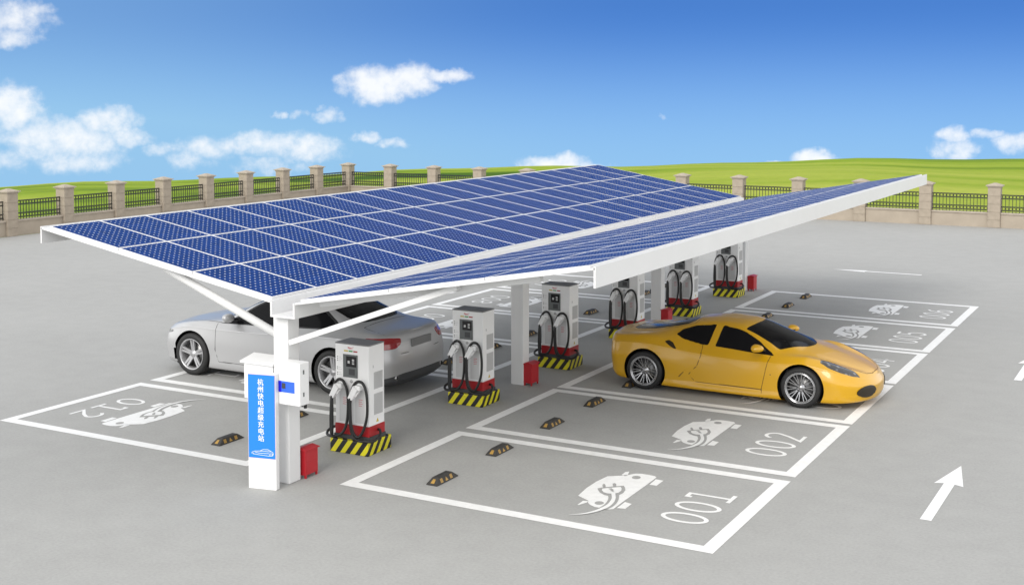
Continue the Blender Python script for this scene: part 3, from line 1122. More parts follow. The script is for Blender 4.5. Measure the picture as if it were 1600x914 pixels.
mat_recess = mat('recess_grey', (0.60, 0.60, 0.60), 0.5)
CH = make_charger()
CHX = -0.755
CHL = ['white red-footed charger nearest the blue sign, beside the silver car tail',
       'white red-footed charger standing just before the second canopy column',
       'white red-footed charger just behind the second canopy column and its red box',
       'white red-footed charger whose striped plinth is partly hidden by the yellow car tail',
       'white red-footed charger just behind the third canopy column above the yellow car roof',
       'white red-footed charger farthest away beside the last canopy column']
for i in range(6):
    loc = (CHX, 1.53 + 3.294 * i, 0)
    if i == 0:
        CH.location = loc; CH['label'] = CHL[0]; CH['group'] = 'charging stations under the canopy'
    else:
        dup(CH, loc, label=CHL[i])

# ------------------------------------------------------------------ red steel boxes at the columns


def make_red_box():
    t = thing('red_box', 'red box', 'box')
    m = MB(); m.box(-.09, .0803, -.14, .14, .045, .385, bev=.004); m.build('body', M['red_box'], t)
    m = MB()
    m.hexa([(-.105, -.155, .386), (.105, -.155, .386), (.105, .155, .386), (-.105, .155, .386), (-.105, -.155, .398), (.105, -.155, .398), (.105, .155, .398), (-.105, .155, .398)])
    m.hexa([(-.10, -.15, .3985), (.10, -.15, .3985), (.10, .15, .3985), (-.10, .15, .3985), (-.005, -.13, .425), (.005, -.13, .425), (.005, .13, .425), (-.005, .13, .425)])
    m.build('lid', M['red_box'], t)
    for x in (-.068, .068):
        for y in (-.118, .118):
            m = MB(); m.box(x - .012, x + .012, y - .012, y + .012, 0, .045); m.build('leg', M['red_box'], t)
    m = MB(); m.box(.0805, .083, -.115, .115, .06, .21); m.box(.0805, .083, -.115, .115, .225, .37); m.build('door', M['red_box'], t)
    return t


rb = make_red_box()
RBL = ['red lidded steel box at the foot of the nearest column, right of the blue sign',
       'red lidded steel box at the foot of the second column', 'red lidded steel box at the third column, above the yellow car roof',
       'red lidded steel box at the last column, farthest from the sign']
for i, (bx, by) in enumerate(((-.635, .11), (-.515, 6.47), (-.505, 13.02), (-.50, 19.16))):
    if i == 0:
        rb.location = (bx, by, 0); rb['label'] = RBL[0]; rb['group'] = 'red boxes at the canopy columns'
    else:
        dup(rb, (bx, by, 0), label=RBL[i])

# ------------------------------------------------------------------ boxes mounted on the first column
t = thing('distribution_box', 'white metal box with sloped lid behind the blue sign', 'electric box', (-1.13, -.20, 1.09))
m = MB(); m.box(-.255, .255, -.10, .12, 0, .50, bev=.005); m.build('body', M['white'], t)
m = MB(); m.hexa([(-.29, -.145, .50), (.285, -.145, .50), (.285, .15, .50), (-.29, .15, .50), (-.29, -.145, .525), (.285, -.145, .525), (.285, .15, .585), (-.29, .15, .585)]); m.build('lid', M['white'], t)
m = MB(); m.box(-.225, .225, -.106, -.1005, .03, .47, bev=.002); m.build('door', M['white'], t)
m = MB(); m.box(.15, .17, -.118, -.1065, .22, .27); m.build('handle', M['mid_grey'], t)

t = thing('control_cabinet', 'white cabinet with a blue band hung on the first canopy column', 'electric cabinet', (-.445, -.425, 1.15))
m = MB(); m.box(-.215, .205, -.10, .10, 0, .57, bev=.012); cb_ = m.build('housing', M['white'], t)
m = MB(); m.box(-.21, .12, -.1035, -.0995, .165, .315); bd = m.build('band', M['stripe_blue'], t)
m = MB(); m.box(-.21, -.10, -.1055, -.1036, .165, .315); m.build('band_end', M['stripe_dark'], bd)
m = MB(); m.box(-.09, -.03, -.1085, -.1036, .215, .29, bev=.002); m.build('display', M['dark_grey'], bd)
for z in (.12, .42):
    m = MB(); m.box(.2055, .213, -.03, -.01, z, z + .055); m.build('hinge', M['mid_grey'], t)
for x in (-.05, .0, .05, .13, .165):
    m = MB(); m.lathe([(.0, -.025), (.014, -.025), (.014, 0)], 10, 'z', (x, 0, 0)); m.build('cable_gland', M['black'], t)
m = MB(); m.lathe([(.0, -.05), (.022, -.05), (.022, 0.0)], 12, 'z', (.185, .04, 0)); m.build('socket', M['black'], t)

m = MB(); m.box(-.89, -.846, 12.93, 13.01, .74, .84, bev=.006)
tag(m.build('outlet_box', M['dark_grey']), 'small dark outlet box on the third canopy column', 'outlet')

# ------------------------------------------------------------------ blue sign
sg = thing('station_sign', 'white pylon sign with blue panel and white Chinese lettering', 'sign', (-.785, -.615, 0), R_(12))
m = MB(); m.box(-.205, .205, -.045, .045, 0.002, 1.565, bev=.004); m.build('body', M['white'], sg)
m = MB(); m.box(-.200, .200, -.0475, -.0452, .418, 1.552); m.build('border', M['pink_edge'], sg)
m = MB(); m.box(-.1965, .1965, -.0505, -.0476, .424, 1.546); face = m.build('sign_panel', M['blue'], sg)


def text_mesh(s, size):
    c = bpy.data.curves.new('lettering', 'FONT')
    c.body = s
    c.size = size
    c.align_x = 'CENTER'
    c.resolution_u = 3
    o = bpy.data.objects.new('lettering', c)
    COL.objects.link(o)
    dg = bpy.context.evaluated_depsgraph_get()
    me = bpy.data.meshes.new_from_object(o.evaluated_get(dg))
    bpy.data.objects.remove(o)
    return me


m = MB()
for k, ch in enumerate('杭州快电超级充电站'):
    me = text_mesh(ch, .092)
    z = 1.415 - k * .0945
    bmt = bmesh.new(); bmt.from_mesh(me)
    for f in bmt.faces:
        vs = [m.bm.verts.new((v.co.x - .01, -.0535, v.co.y + z)) for v in f.verts]
        m.bm.faces.new(vs)
        for dx in (.0018, -.0018):
            vs = [m.bm.verts.new((v.co.x - .01 + dx, -.0532 - dx * .1, v.co.y + z)) for v in f.verts]
            m.bm.faces.new(vs)
    bmt.free()
m.build('lettering', M['sign_white'], face)
m = MB()
for pts in ([(-.15, .495), (-.10, .515), (-.03, .52), (.02, .545), (.09, .548), (.14, .525), (.17, .51)],
            [(-.03, .52), (.03, .522), (.13, .522)], [(-.13, .475), (-.06, .47), (.10, .462), (.16, .47), (.17, .50)],
            [(-.16, .487), (-.12, .482), (-.13, .476)], [(.115, .468), (.12, .495), (.165, .50), (.155, .472), (.115, .468)], [(-.10, .498), (-.02, .492), (.11, .495)]):
    ribbon(m, pts, .0055, -.0535, plane='y')
m.build('car_drawing', M['sign_white'], face)

# ------------------------------------------------------------------ wheel stops


def make_stop():
    t = thing('wheel_stop', 'wheel stop', 'wheel stop')
    m = MB()
    w, h, l = .095, .088, .285
    m.hexa([(-w, -l, .002), (w, -l, .002), (w, l, .002), (-w, l, .002), (-w * .55, -l + .12, h), (w * .55, -l + .12, h), (w * .55, l - .12, h), (-w * .55, l - .12, h)])
    bmesh.ops.bevel(m.bm, geom=list(m.bm.edges), offset=.008, segments=2, affect='EDGES')
    m.build('rubber_block', M['stop_rubber'], t)
    for s in (1, -1):
        def P(a, z):      # point on the sloped long side, z 0..1
            return ((w - w * .45 * z) * s + .0025 * s, a, .002 + (h - .002) * z + .0015)
        for k, y in enumerate((-.14, -.02, .10)):
            m = MB()
            if k == 1:
                q = [P(y - .035, .2), P(y + .035, .2), P(y + .0, .8)]
            else:
                q = [P(y - .03, .2), P(y + .03, .2), P(y + .03, .8), P(y - .03, .8)]
            m.poly(q if s > 0 else q[::-1])
            m.build('reflector', M['stop_yellow'], t)
    for s in (1, -1):
        m = MB()

        def Q(a, z):
            return (a, (l - .12 * z) * s + .003 * s, .002 + (h - .002) * z + .0025)
        q = [Q(-.03, .25), Q(.03, .25), Q(.02, .75), Q(-.02, .75)]
        m.poly(q if s < 0 else q[::-1])
        m.build('reflector', M['stop_yellow'], t)
    return t


SKIP_STOPS = set()
ws = make_stop()
first = True
for i in range(6):
    for row, x, nm in ((1, 1.115, '%03d' % (i + 1)), (-1, -2.78, '%03d' % (12 - i))):
        for k, dy in enumerate((.84, 2.43)):
            lab = 'black rubber wheel stop, %s of the two in bay %s' % (('nearer', 'farther')[k], nm)
            loc = (x, BAYS[i] + dy + (0.06 if row < 0 else 0), 0)
            if first:
                ws.location = loc; ws['label'] = lab; ws['group'] = 'wheel stops in the parking bays'; first = False
            elif lab not in SKIP_STOPS:
                dup(ws, loc, label=lab)

# ------------------------------------------------------------------ cars
def flake(name, color, rough=0.3, metal=0.0, coat=1.0):
    m = mat(name, color, rough, metal, 0.5, coat, 0.04)
    return m


M['yellow'] = flake('yellow_car_paint', (0.58, 0.315, 0.003), 0.33, 0.0, 0.6)
M['silver'] = flake('silver_car_paint', (0.47, 0.47, 0.475), 0.34, 0.4, 0.2)
M['glass'] = mat('dark_car_glass', (0.008, 0.008, 0.009), 0.10, 0.0, 0.10)
M['seam'] = mat('panel_gap', (0.16, 0.085, 0.002), 0.6)
M['seam_grey'] = mat('panel_gap_grey', (0.10, 0.10, 0.10), 0.6)
M['trim'] = mat('black_trim', (0.014, 0.014, 0.015), 0.35)
M['tyre'] = mat('tyre_rubber', (0.013, 0.013, 0.013), 0.65, bump=0.15, bump_scale=120)
M['chrome'] = mat('bright_alloy', (0.42, 0.42, 0.43), 0.22, 0.9)
M['alloy'] = mat('silver_alloy', (0.46, 0.46, 0.47), 0.32, 0.55)
M['disc'] = mat('brake_disc_steel', (0.22, 0.22, 0.22), 0.4, 0.8)
M['tail_red'] = mat('tail_light_red', (0.30, 0.008, 0.012), 0.12, coat=1.0)
M['plate'] = mat('blank_plate', (0.22, 0.22, 0.22), 0.5)
M['intake'] = mat('intake_dark', (0.02, 0.014, 0.006), 0.5)
M['chrome_bits'] = mat('exhaust_chrome', (0.45, 0.45, 0.45), 0.2, 0.9)


def lens_mat():
    m = mat('headlight_lens', (0.05, 0.05, 0.05), 0.08, 0.0, 0.6, coat=1.0)
    N, L, b = nodes_of(m)
    tc = N.new('ShaderNodeTexCoord')
    vo = N.new('ShaderNodeTexVoronoi'); vo.inputs['Scale'].default_value = 11
    L.new(tc.outputs['Object'], vo.inputs['Vector'])
    cr = N.new('ShaderNodeValToRGB')
    e = cr.color_ramp.elements
    e[0].position = 0.15; e[0].color = (0.16, 0.16, 0.165, 1)
    e[1].position = 0.40; e[1].color = (0.012, 0.012, 0.013, 1)
    L.new(vo.outputs['Distance'], cr.inputs['Fac'])
    L.new(cr.outputs[0], b.inputs['Base Color'])
    return m


M['lens'] = lens_mat()


def pchip(xk, yk, x):
    xk, yk = np.asarray(xk, float), np.asarray(yk, float)
    h = np.diff(xk); d = np.diff(yk) / h
    n = len(xk)
    s = np.zeros(n)
    for i in range(1, n - 1):
        if d[i - 1] * d[i] > 0:
            w1, w2 = 2 * h[i] + h[i - 1], h[i] + 2 * h[i - 1]
            s[i] = (w1 + w2) / (w1 / d[i - 1] + w2 / d[i])
    s[0], s[-1] = d[0], d[-1]
    x = np.clip(x, xk[0], xk[-1])
    i = np.clip(np.searchsorted(xk, x) - 1, 0, n - 2)
    t = (x - xk[i]) / h[i]
    return (yk[i] * (1 + 2 * t) * (1 - t) ** 2 + h[i] * s[i] * t * (1 - t) ** 2 + yk[i + 1] * t * t * (3 - 2 * t) + h[i] * s[i + 1] * t * t * (t - 1))


def in_poly(px, py, poly):
    c = np.zeros(px.shape, bool)
    n = len(poly)
    for i in range(n):
        x1, y1 = poly[i]; x2, y2 = poly[i - 1]
        if y1 == y2:
            continue
        k = ((y1 > py) != (y2 > py)) & (px < (x2 - x1) * (py - y1) / (y2 - y1) + x1)
        c ^= k
    return c


def near_line(px, py, pts, w):
    m = np.zeros(px.shape, bool)
    for (x1, y1), (x2, y2) in zip(pts, pts[1:]):
        dx, dy = x2 - x1, y2 - y1
        t = np.clip(((px - x1) * dx + (py - y1) * dy) / (dx * dx + dy * dy), 0, 1)
        m |= np.hypot(px - x1 - t * dx, py - y1 - t * dy) < w
    return m


def car_shell(lines, xf, xr, af, nf, ar, nr, arches, ra, nu=(4, 12, 26, 24, 18, 26, 20, 16), step=0.0105):
    """returns vertices, quads and per-quad centres (x, |y|, z, u) of a car body lofted along x; half section u = 0 (keel) .. 8 (roof centre)"""
    xF, xR = max(xf), min(xr)
    na, nb = 44, 30
    xs = np.arange(xR + ar, xF - af, step)
    ns = nb + len(xs) + na
    nl = len(lines)
    ul = [float(k) for k in range(nl)]
    P = np.zeros((ns, nl, 3))
    for i, ln in enumerate(lines):
        a = np.array(sorted(ln))
        th = np.linspace(90, 0, nb, endpoint=False) * math.pi / 180
        x_r = (xr[i] + ar) - ar * np.sin(th) ** (2 / nr); k_r = np.cos(th) ** (2 / nr)
        th2 = np.linspace(0, 90, na + 1)[1:] * math.pi / 180
        x_f = (xf[i] - af) + af * np.sin(th2) ** (2 / nf); k_f = np.maximum(np.cos(th2), 0) ** (2 / nf)
        sf = np.clip((xs - (xF - af - .5)) / .5, 0, 1); sf = sf * sf * (3 - 2 * sf)
        sr = np.clip(((xR + ar + .5) - xs) / .5, 0, 1); sr = sr * sr * (3 - 2 * sr)
        x_m = xs + sf * (xf[i] - xF) + sr * (xr[i] - xR)
        x = np.concatenate([x_r, x_m, x_f]); k = np.concatenate([k_r, np.ones(len(xs)), k_f])
        P[:, i, 0] = x
        P[:, i, 1] = pchip(a[:, 0], a[:, 1], x) * k
        P[:, i, 2] = pchip(a[:, 0], a[:, 2], x)
    # extra lines close to the sill and the shoulder keep those edges crisp
    for at, k, f in sorted(((2, 1, .12), (4, -1, .10), (4, 1, .10)), reverse=True):
        new = P[:, at] + (P[:, at + k] - P[:, at]) * f
        pos = at + 1 if k > 0 else at
        P = np.insert(P, pos, new, axis=1)
        ul.insert(pos, at + k * f)
    nn = []
    for a_, b_ in zip(ul, ul[1:]):
        nn.append(max(3, int(round(nu[min(int(a_), 7)] * (b_ - a_)))))
    nl = len(ul)
    # dense half section: non-uniform Catmull-Rom through the nine lines
    rows, us = [], []
    ext = np.concatenate([P[:, 1:2] * [1, -1, 1], P, P[:, -2:-1] * [1, -1, 1]], axis=1)
    for i in range(nl - 1):
        p0, p1, p2, p3 = ext[:, i], ext[:, i + 1], ext[:, i + 2], ext[:, i + 3]
        d1 = np.sqrt(np.linalg.norm(p1 - p0, axis=1))[:, None] + 1e-6
        d2 = np.sqrt(np.linalg.norm(p2 - p1, axis=1))[:, None] + 1e-6
        d3 = np.sqrt(np.linalg.norm(p3 - p2, axis=1))[:, None] + 1e-6
        m1 = (p2 - p1) + d2 * ((p1 - p0) / d1 - (p2 - p0) / (d1 + d2))
        m2 = (p2 - p1) + d2 * ((p3 - p2) / d3 - (p3 - p1) / (d2 + d3))
        for k in range(nn[i]):
            t = k / nn[i]
            rows.append((2 * t ** 3 - 3 * t * t + 1) * p1 + (t ** 3 - 2 * t * t + t) * m1 + (-2 * t ** 3 + 3 * t * t) * p2 + (t ** 3 - t * t) * m2)
            us.append(ul[i] + t * (ul[i + 1] - ul[i]))
    rows.append(P[:, -1]); us.append(ul[-1])
    H = np.stack(rows, axis=1)                       # ns, nu, 3
    H[:, :, 1] = np.maximum(H[:, :, 1], 0)
    us = np.array(us)
    full = np.concatenate([H, H[:, -2:0:-1] * [1, -1, 1]], axis=1)    # round the whole girth: left half then right half
    uf = np.concatenate([us, us[-2:0:-1]])
    nw = full.shape[1]
    V = full.reshape(-1, 3).copy()
    # snap to the wheel arches
    for (ax, az) in arches:
        d = np.hypot(V[:, 0] - ax, V[:, 2] - az)
        k = (np.abs(V[:, 1]) > .55) & (np.abs(d - ra) < .0075)
        V[k, 0] = ax + (V[k, 0] - ax) / d[k] * ra
        V[k, 2] = az + (V[k, 2] - az) / d[k] * ra
    i, j = np.meshgrid(np.arange(ns - 1), np.arange(nw), indexing='ij')
    j2 = (j + 1) % nw
    Q = np.stack([i * nw + j, (i + 1) * nw + j, (i + 1) * nw + j2, i * nw + j2], axis=-1).reshape(-1, 4)
    C = V[Q].mean(axis=1)
    ua, ub = uf[Q[:, 0] % nw], uf[Q[:, 2] % nw]
    U = (ua + ub) / 2
    keep = np.ones(len(Q), bool)
    for (ax, az) in arches:
        keep &= ~((np.hypot(C[:, 0] - ax, C[:, 2] - az) < ra) & (np.abs(C[:, 1]) > .55) & (U < 4.6))
    return V, Q, C, U, keep


def smooth_edges(V, Q, cls, arches, ra, n=6):
    """irons out the stair steps of the outlines between windows, lamps, gaps and paint"""
    e = np.concatenate([Q[:, [k, (k + 1) % 4]] for k in range(4)])
    c = np.tile(cls, 4)
    e.sort(axis=1)
    key = e[:, 0].astype(np.int64) * (len(V) + 1) + e[:, 1]
    o = np.argsort(key, kind='stable')
    key, e, c = key[o], e[o], c[o]
    same = key[1:] == key[:-1]
    k = np.nonzero(same & (c[1:] != c[:-1]))[0]
    E_ = e[k]
    deg = np.bincount(E_.ravel(), minlength=len(V))
    for (ax, az) in arches:
        d = np.hypot(V[:, 0] - ax, V[:, 2] - az)
        deg[np.abs(d - ra) < .002] = 0
    ok = deg == 2
    for _ in range(n):
        s = np.zeros_like(V)
        np.add.at(s, E_[:, 0], V[E_[:, 1]])
        np.add.at(s, E_[:, 1], V[E_[:, 0]])
        V[ok] = V[ok] * .4 + s[ok] * .3
    return V


def shell_part(name, V, Q, sel, mats, parent, S, mi=None, label=None, push=0.0):
    q = Q[sel]
    ids, inv = np.unique(q, return_inverse=True)
    v = V[ids] * S
    f = inv.reshape(-1, 4)
    me = bpy.data.meshes.new(name)
    me.from_pydata(v.tolist(), [], f.tolist())
    for m in (mats if isinstance(mats, (list, tuple)) else [mats]):
        me.materials.append(m)
    if mi is not None:
        me.polygons.foreach_set('material_index', mi[sel].astype(np.int32))
    me.polygons.foreach_set('use_smooth', [True] * len(me.polygons))
    bm = bmesh.new(); bm.from_mesh(me)
    bmesh.ops.remove_doubles(bm, verts=bm.verts, dist=1e-5)
    bmesh.ops.recalc_face_normals(bm, faces=bm.faces)
    if push:
        bm.normal_update()
        c = Vector((0, 0, 0))
        for vv in bm.verts:
            vv.co -= vv.normal * push
    bm.to_mesh(me); bm.free()
    o = bpy.data.objects.new(name, me)
    COL.objects.link(o)
    o.parent = parent
    if label:
        o['label'] = label
    return o


def make_wheel(parent, c, side, R, W, rim, style, m_rim):
    """tyre with rim and disc; side = +1 / -1: which way the outer face looks along y"""
    x, y, z = c
    w = W / 2
    t = MB()
    rr = rim
    prof = [(rr - .012, -w * .9), (rr + .01, -w), (R - .045, -w * 1.04), (R - .015, -w * .92), (R, -w * .70), (R + .001, -w * .1), (R + .001, w * .1), (R, w * .70), (R - .015, w * .92), (R - .045, w * 1.04), (rr + .01, w), (rr - .012, w * .9)]
    t.lathe([(r, h * side) for r, h in prof], 56, 'y')
    tyre = t.build('wheel', M['tyre'], parent, loc=(x, y, z))
    b = MB()
    o = side
    prof = [(rr - .012, w * .90), (rr + .004, w * 1.015), (rr - .006, w * 1.03), (rr - .022, w * .93), (rr - .030, w * .4), (rr - .030, -w * .8)]
    b.lathe([(r, h * o) for r, h in prof], 48, 'y')
    hub_y = w * .62
    b.lathe([(0.0, hub_y * o + .014 * o), (.030, hub_y * o + .014 * o), (.036, hub_y * o + .004 * o), (.075, hub_y * o), (.080, (hub_y - .04) * o), (.0, (hub_y - .045) * o)], 24, 'y')
    ro = rr - .016

    def spoke(a0, a1, wid0, wid1, y0, y1, th):
        """bar from the hub at angle a0 to the rim at a1"""
        p0 = Vector((.062 * math.cos(a0), 0, .062 * math.sin(a0)))
        p1 = Vector((ro * math.cos(a1), 0, ro * math.sin(a1)))
        d = (p1 - p0).normalized()
        n = Vector((-d.z, 0, d.x))
        ps = []
        for yy in (-th, 0):
            for p, wd, yb in ((p0, wid0, y0), (p1, wid1, y1)):
                for s in (-1, 1):
                    q = p + n * (wd / 2 * s)
                    ps.append((q.x, (yb + yy) * o, q.z))
        bq = [ps[0], ps[1], ps[3], ps[2], ps[4], ps[5], ps[7], ps[6]]
        b.hexa(bq)
    if style == 'mesh':
        for k in range(10):
            a = 2 * math.pi * k / 10 + .1
            spoke(a - .05, a - .13, .014, .012, hub_y - .002, w * .86, .022)
            spoke(a + .05, a + .13, .014, .012, hub_y - .002, w * .86, .022)
        b.lathe([(rr - .012, w * .90 * o), (rr - .020, w * 1.0 * o), (rr - .034, w * .97 * o), (rr - .036, w * .8 * o)], 48, 'y')
        for k in range(5):
            a = 2 * math.pi * k / 5
            b.lathe([(0, (hub_y + .012) * o), (.011, (hub_y + .012) * o), (.011, hub_y * o)], 8, 'y', (.05 * math.cos(a), 0, .05 * math.sin(a)))
    else:
        for k in range(5):
            a = 2 * math.pi * k / 5 + math.pi / 2
            spoke(a - .30, a - .115, .046, .036, hub_y, w * .84, .035)
            spoke(a + .30, a + .115, .046, .036, hub_y, w * .84, .035)
            spoke(a, a, .05, .012, hub_y - .03, w * .55, .02)
    bmesh.ops.recalc_face_normals(b.bm, faces=b.bm.faces)
    b.build('rim', m_rim, tyre)
    d = MB()
    d.lathe([(0.0, .0), (rr * .78, .0), (rr * .78, -.02 * o), (0, -.02 * o)], 32, 'y', (0, w * .12 * o, 0))
    d.lathe([(0.0, -w * .5 * o), (rr - .028, -w * .5 * o)], 32, 'y', mi=1)
    d.build('brake_disc', [M['disc'], M['black']], tyre)
    return tyre


def blob(mb, c, r, n=14, fx=1.0):
    """rounded mirror shell"""
    g = bmesh.ops.create_icosphere(mb.bm, subdivisions=3, radius=1.0)
    for v in g['verts']:
        q = v.co
        k = 1.0 if q.x > 0 else 0.55
        v.co = Vector((c[0] + q.x * r[0] * k, c[1] + q.y * r[1] * (1 - .18 * max(q.x, 0)), c[2] + q.z * r[2]))
    for f in set(f for v in g['verts'] for f in v.link_faces):
        f.smooth = True
        f.material_index = mb.mi
    return g


def liners(parent, arches, ra, S, y0, y1):
    for (ax, az) in arches:
        for s in (1, -1):
            m = MB()
            m.lathe([(0.001, y0 * s * S), ((ra + .004) * S, y0 * s * S), ((ra + .004) * S, y1 * s * S)], 40, 'y', (ax * S, 0, az * S))
            # keep it off the road
            for v in m.bm.verts:
                v.co.z = max(v.co.z, .15 * S)
            m.build('wheel_arch_liner', M['trim'], parent)


# ---- yellow sports car
def yellow_car():
    S = 1.088
    root = thing('sports_car', 'low yellow sports car with dark glass parked in bay 003', 'car', (4.27, 8.13, 0))
    L8 = [(-3.47, 0, .81), (-3.35, 0, .842), (-3.0, 0, .885), (-2.6, 0, .955), (-2.2, 0, 1.055), (-1.8, 0, 1.15), (-1.45, 0, 1.182), (-1.1, 0, 1.175), (-.9, 0, 1.14), (-.6, 0, 1.04), (-.3, 0, .935), (-.03, 0, .835), (.05, 0, .813), (.3, 0, .75), (.6, 0, .655), (.85, 0, .56), (1.0, 0, .49)]
    L7 = [(-3.47, .27, .81), (-3.35, .27, .84), (-3.0, .27, .875), (-2.6, .27, .943), (-2.2, .27, 1.045), (-1.8, .27, 1.14), (-1.45, .27, 1.173), (-1.1, .28, 1.162), (-.9, .29, 1.12), (-.6, .33, 1.01), (-.3, .36, .905), (-.08, .37, .822), (.05, .36, .79), (.3, .33, .73), (.6, .30, .64), (.85, .27, .55), (1.0, .25, .485)]
    L6 = [(-3.47, .53, .80), (-3.35, .54, .828), (-3.0, .54, .857), (-2.6, .53, .908), (-2.2, .505, .985), (-1.8, .50, 1.085), (-1.45, .505, 1.115), (-1.15, .525, 1.095), (-.9, .56, 1.025), (-.6, .615, .90), (-.38, .66, .80), (-.15, .65, .78), (.05, .60, .762), (.3, .53, .708), (.6, .46, .622), (.85, .42, .54), (1.0, .38, .48)]
    L5 = [(-3.47, .72, .78), (-3.35, .755, .81), (-3.0, .785, .845), (-2.6, .80, .875), (-2.2, .775, .845), (-1.8, .765, .79), (-1.45, .77, .775), (-1.1, .775, .755), (-.8, .785, .74), (-.5, .79, .735), (-.25, .79, .75), (0, .785, .765), (.3, .735, .725), (.6, .66, .63), (.85, .60, .53), (1.0, .55, .46)]
    L4 = [(-3.47, .80, .70), (-3.2, .87, .735), (-2.6, .93, .77), (-2.2, .92, .735), (-1.8, .895, .69), (-1.4, .88, .655), (-.9, .885, .645), (-.4, .91, .66), (0, .925, .68), (.3, .90, .645), (.6, .85, .565), (.85, .78, .48), (1.0, .72, .42)]
    L3 = [(-3.47, .86, .50), (-3.2, .92, .52), (-2.6, .965, .54), (-2.2, .95, .52), (-1.8, .915, .47), (-1.3, .90, .45), (-.6, .915, .46), (0, .95, .48), (.4, .93, .45), (.7, .88, .40), (1.0, .80, .35)]
    L2 = [(-3.47, .86, .27), (-3.0, .91, .24), (-2.6, .935, .24), (-2.2, .935, .23), (-1.6, .915, .215), (-.8, .915, .21), (-.4, .93, .22), (0, .93, .23), (.5, .90, .22), (1.0, .80, .21)]
    L1 = [(-3.47, .80, .175), (-3.0, .86, .14), (-2.6, .89, .115), (-2.2, .925, .10), (-.4, .925, .095), (.5, .87, .115), (1.0, .78, .14)]
    L0 = [(x, 0, z) for (x, y, z) in L1]
    arches = [(0.0, .315), (-2.6, .315)]
    ra = .365
    V, Q, C, U, keep = car_shell([L0, L1, L2, L3, L4, L5, L6, L7, L8], [1.0, 1.0, 1.03, 1.035, 1.0, .975, .97, .97, .97], [-3.26, -3.28, -3.33, -3.35, -3.36, -3.35, -3.35, -3.35, -3.35], .60, 2.25, .30, 3.0, arches, ra)
    x, y, z = C[:, 0], np.abs(C[:, 1]), C[:, 2]
    side = C[:, 1] > 0
    dlo = in_poly(x, U, [(-2.15, 5.45), (-2.02, 5.22), (-1.70, 5.09), (-1.2, 5.07), (-.75, 5.06), (-.46, 5.08), (-.52, 5.40), (-.72, 5.78), (-1.0, 5.93), (-1.5, 5.95), (-1.85, 5.92), (-2.07, 5.80)]) & keep
    bp = dlo & near_line(x, z, [(-1.53, .72), (-1.49, .88), (-1.43, 1.15)], .058)
    ws = (U > 6.10) & (x < -.02 - .98 * y * y) & (x > -.90 - .42 * y * y) & (z > .7)
    dg = (U > 6.1) & in_poly(x, y, [(-1.90, -.1), (-1.93, .36), (-2.02, .43), (-2.6, .40), (-3.0, .30), (-3.08, .20), (-3.10, -.1)])
    hl = (U > 3.7) & in_poly(x, y, [(.25, .70), (.27, .80), (.42, .835), (.58, .795), (.74, .69), (.83, .56), (.72, .545), (.54, .61), (.38, .65)])
    it = (x > .45) & (U < 3.6) & (((y - .50) / .20) ** 2 + ((z - .285) / .088) ** 2 < 1)
    hi = (U > 4) & (U < 5.3) & in_poly(x, z, [(-2.29, .815), (-2.22, .835), (-2.14, .80), (-2.04, .71), (-2.10, .725), (-2.20, .765)])
    sc = (U > 1.6) & (U < 3) & in_poly(x, z, [(-2.02, .27), (-1.90, .40), (-1.885, .40), (-1.99, .27)])
    tl = (x < -3.15) & (U > 3.2) & (U < 5.3) & (((y - .63) / .085) ** 2 + ((z - .74) / .07) ** 2 < 1)
    sm = (U > 2.8) & (U < 3.4) & (((x + .48) / .018) ** 2 + ((z - .47) / .014) ** 2 < 1)
    seam = np.zeros(len(Q), bool)
    sd = (U > 1.4) & (U < 5.2)
    seam |= sd & near_line(x, z, [(-.50, .80), (-.56, .55), (-.62, .25), (-.62, .12)], .0062)
    seam |= sd & near_line(x, z, [(-1.66, .84), (-1.64, .66), (-1.70, .48), (-1.84, .33), (-1.72, .22), (-.62, .22)], .0062)
    top = (U > 4.6) & (x > -.6)
    seam |= top & near_line(x, y, [(.62, .55), (.76, .47), (.87, .36), (.93, .18), (.94, -.1)], .0062)
    seam |= (U > 6) & near_line(x, y, [(-1.86, -.1), (-1.88, .46), (-2.6, .46), (-3.15, .36), (-3.18, -.1)], .006)
    body = keep & ~ws & ~(dlo & ~bp) & ~dg & ~hl & ~it & ~hi & ~tl & ~sm
    mi = np.zeros(len(Q), np.int32)
    mi[seam | sc] = 1
    cls = ws * 1 + (dlo & ~bp) * 2 + dg * 3 + hl * 4 + it * 5 + hi * 6 + tl * 7 + sm * 8 + ((seam | sc) & body) * 16
    smooth_edges(V, Q, cls, arches, ra)
    shell_part('body', V, Q, body, [M['yellow'], M['seam']], root, S, mi)
    shell_part('windshield', V, Q, ws & keep, M['glass'], root, S, push=.003)
    for sd_ in (side, ~side):
        shell_part('side_window', V, Q, dlo & ~bp & sd_, M['glass'], root, S, push=.003)
        shell_part('headlight', V, Q, hl & sd_ & keep, M['lens'], root, S, push=.002)
        shell_part('bumper_intake', V, Q, it & sd_ & keep, M['intake'], root, S, push=.012)
        shell_part('air_intake', V, Q, hi & sd_ & keep, M['intake'], root, S, push=.010)
        shell_part('tail_light', V, Q, tl & sd_ & keep, M['tail_red'], root, S)
        shell_part('side_marker', V, Q, sm & sd_ & keep, M['trim'], root, S)
    shell_part('engine_cover_glass', V, Q, dg & keep, M['glass'], root, S, push=.003)
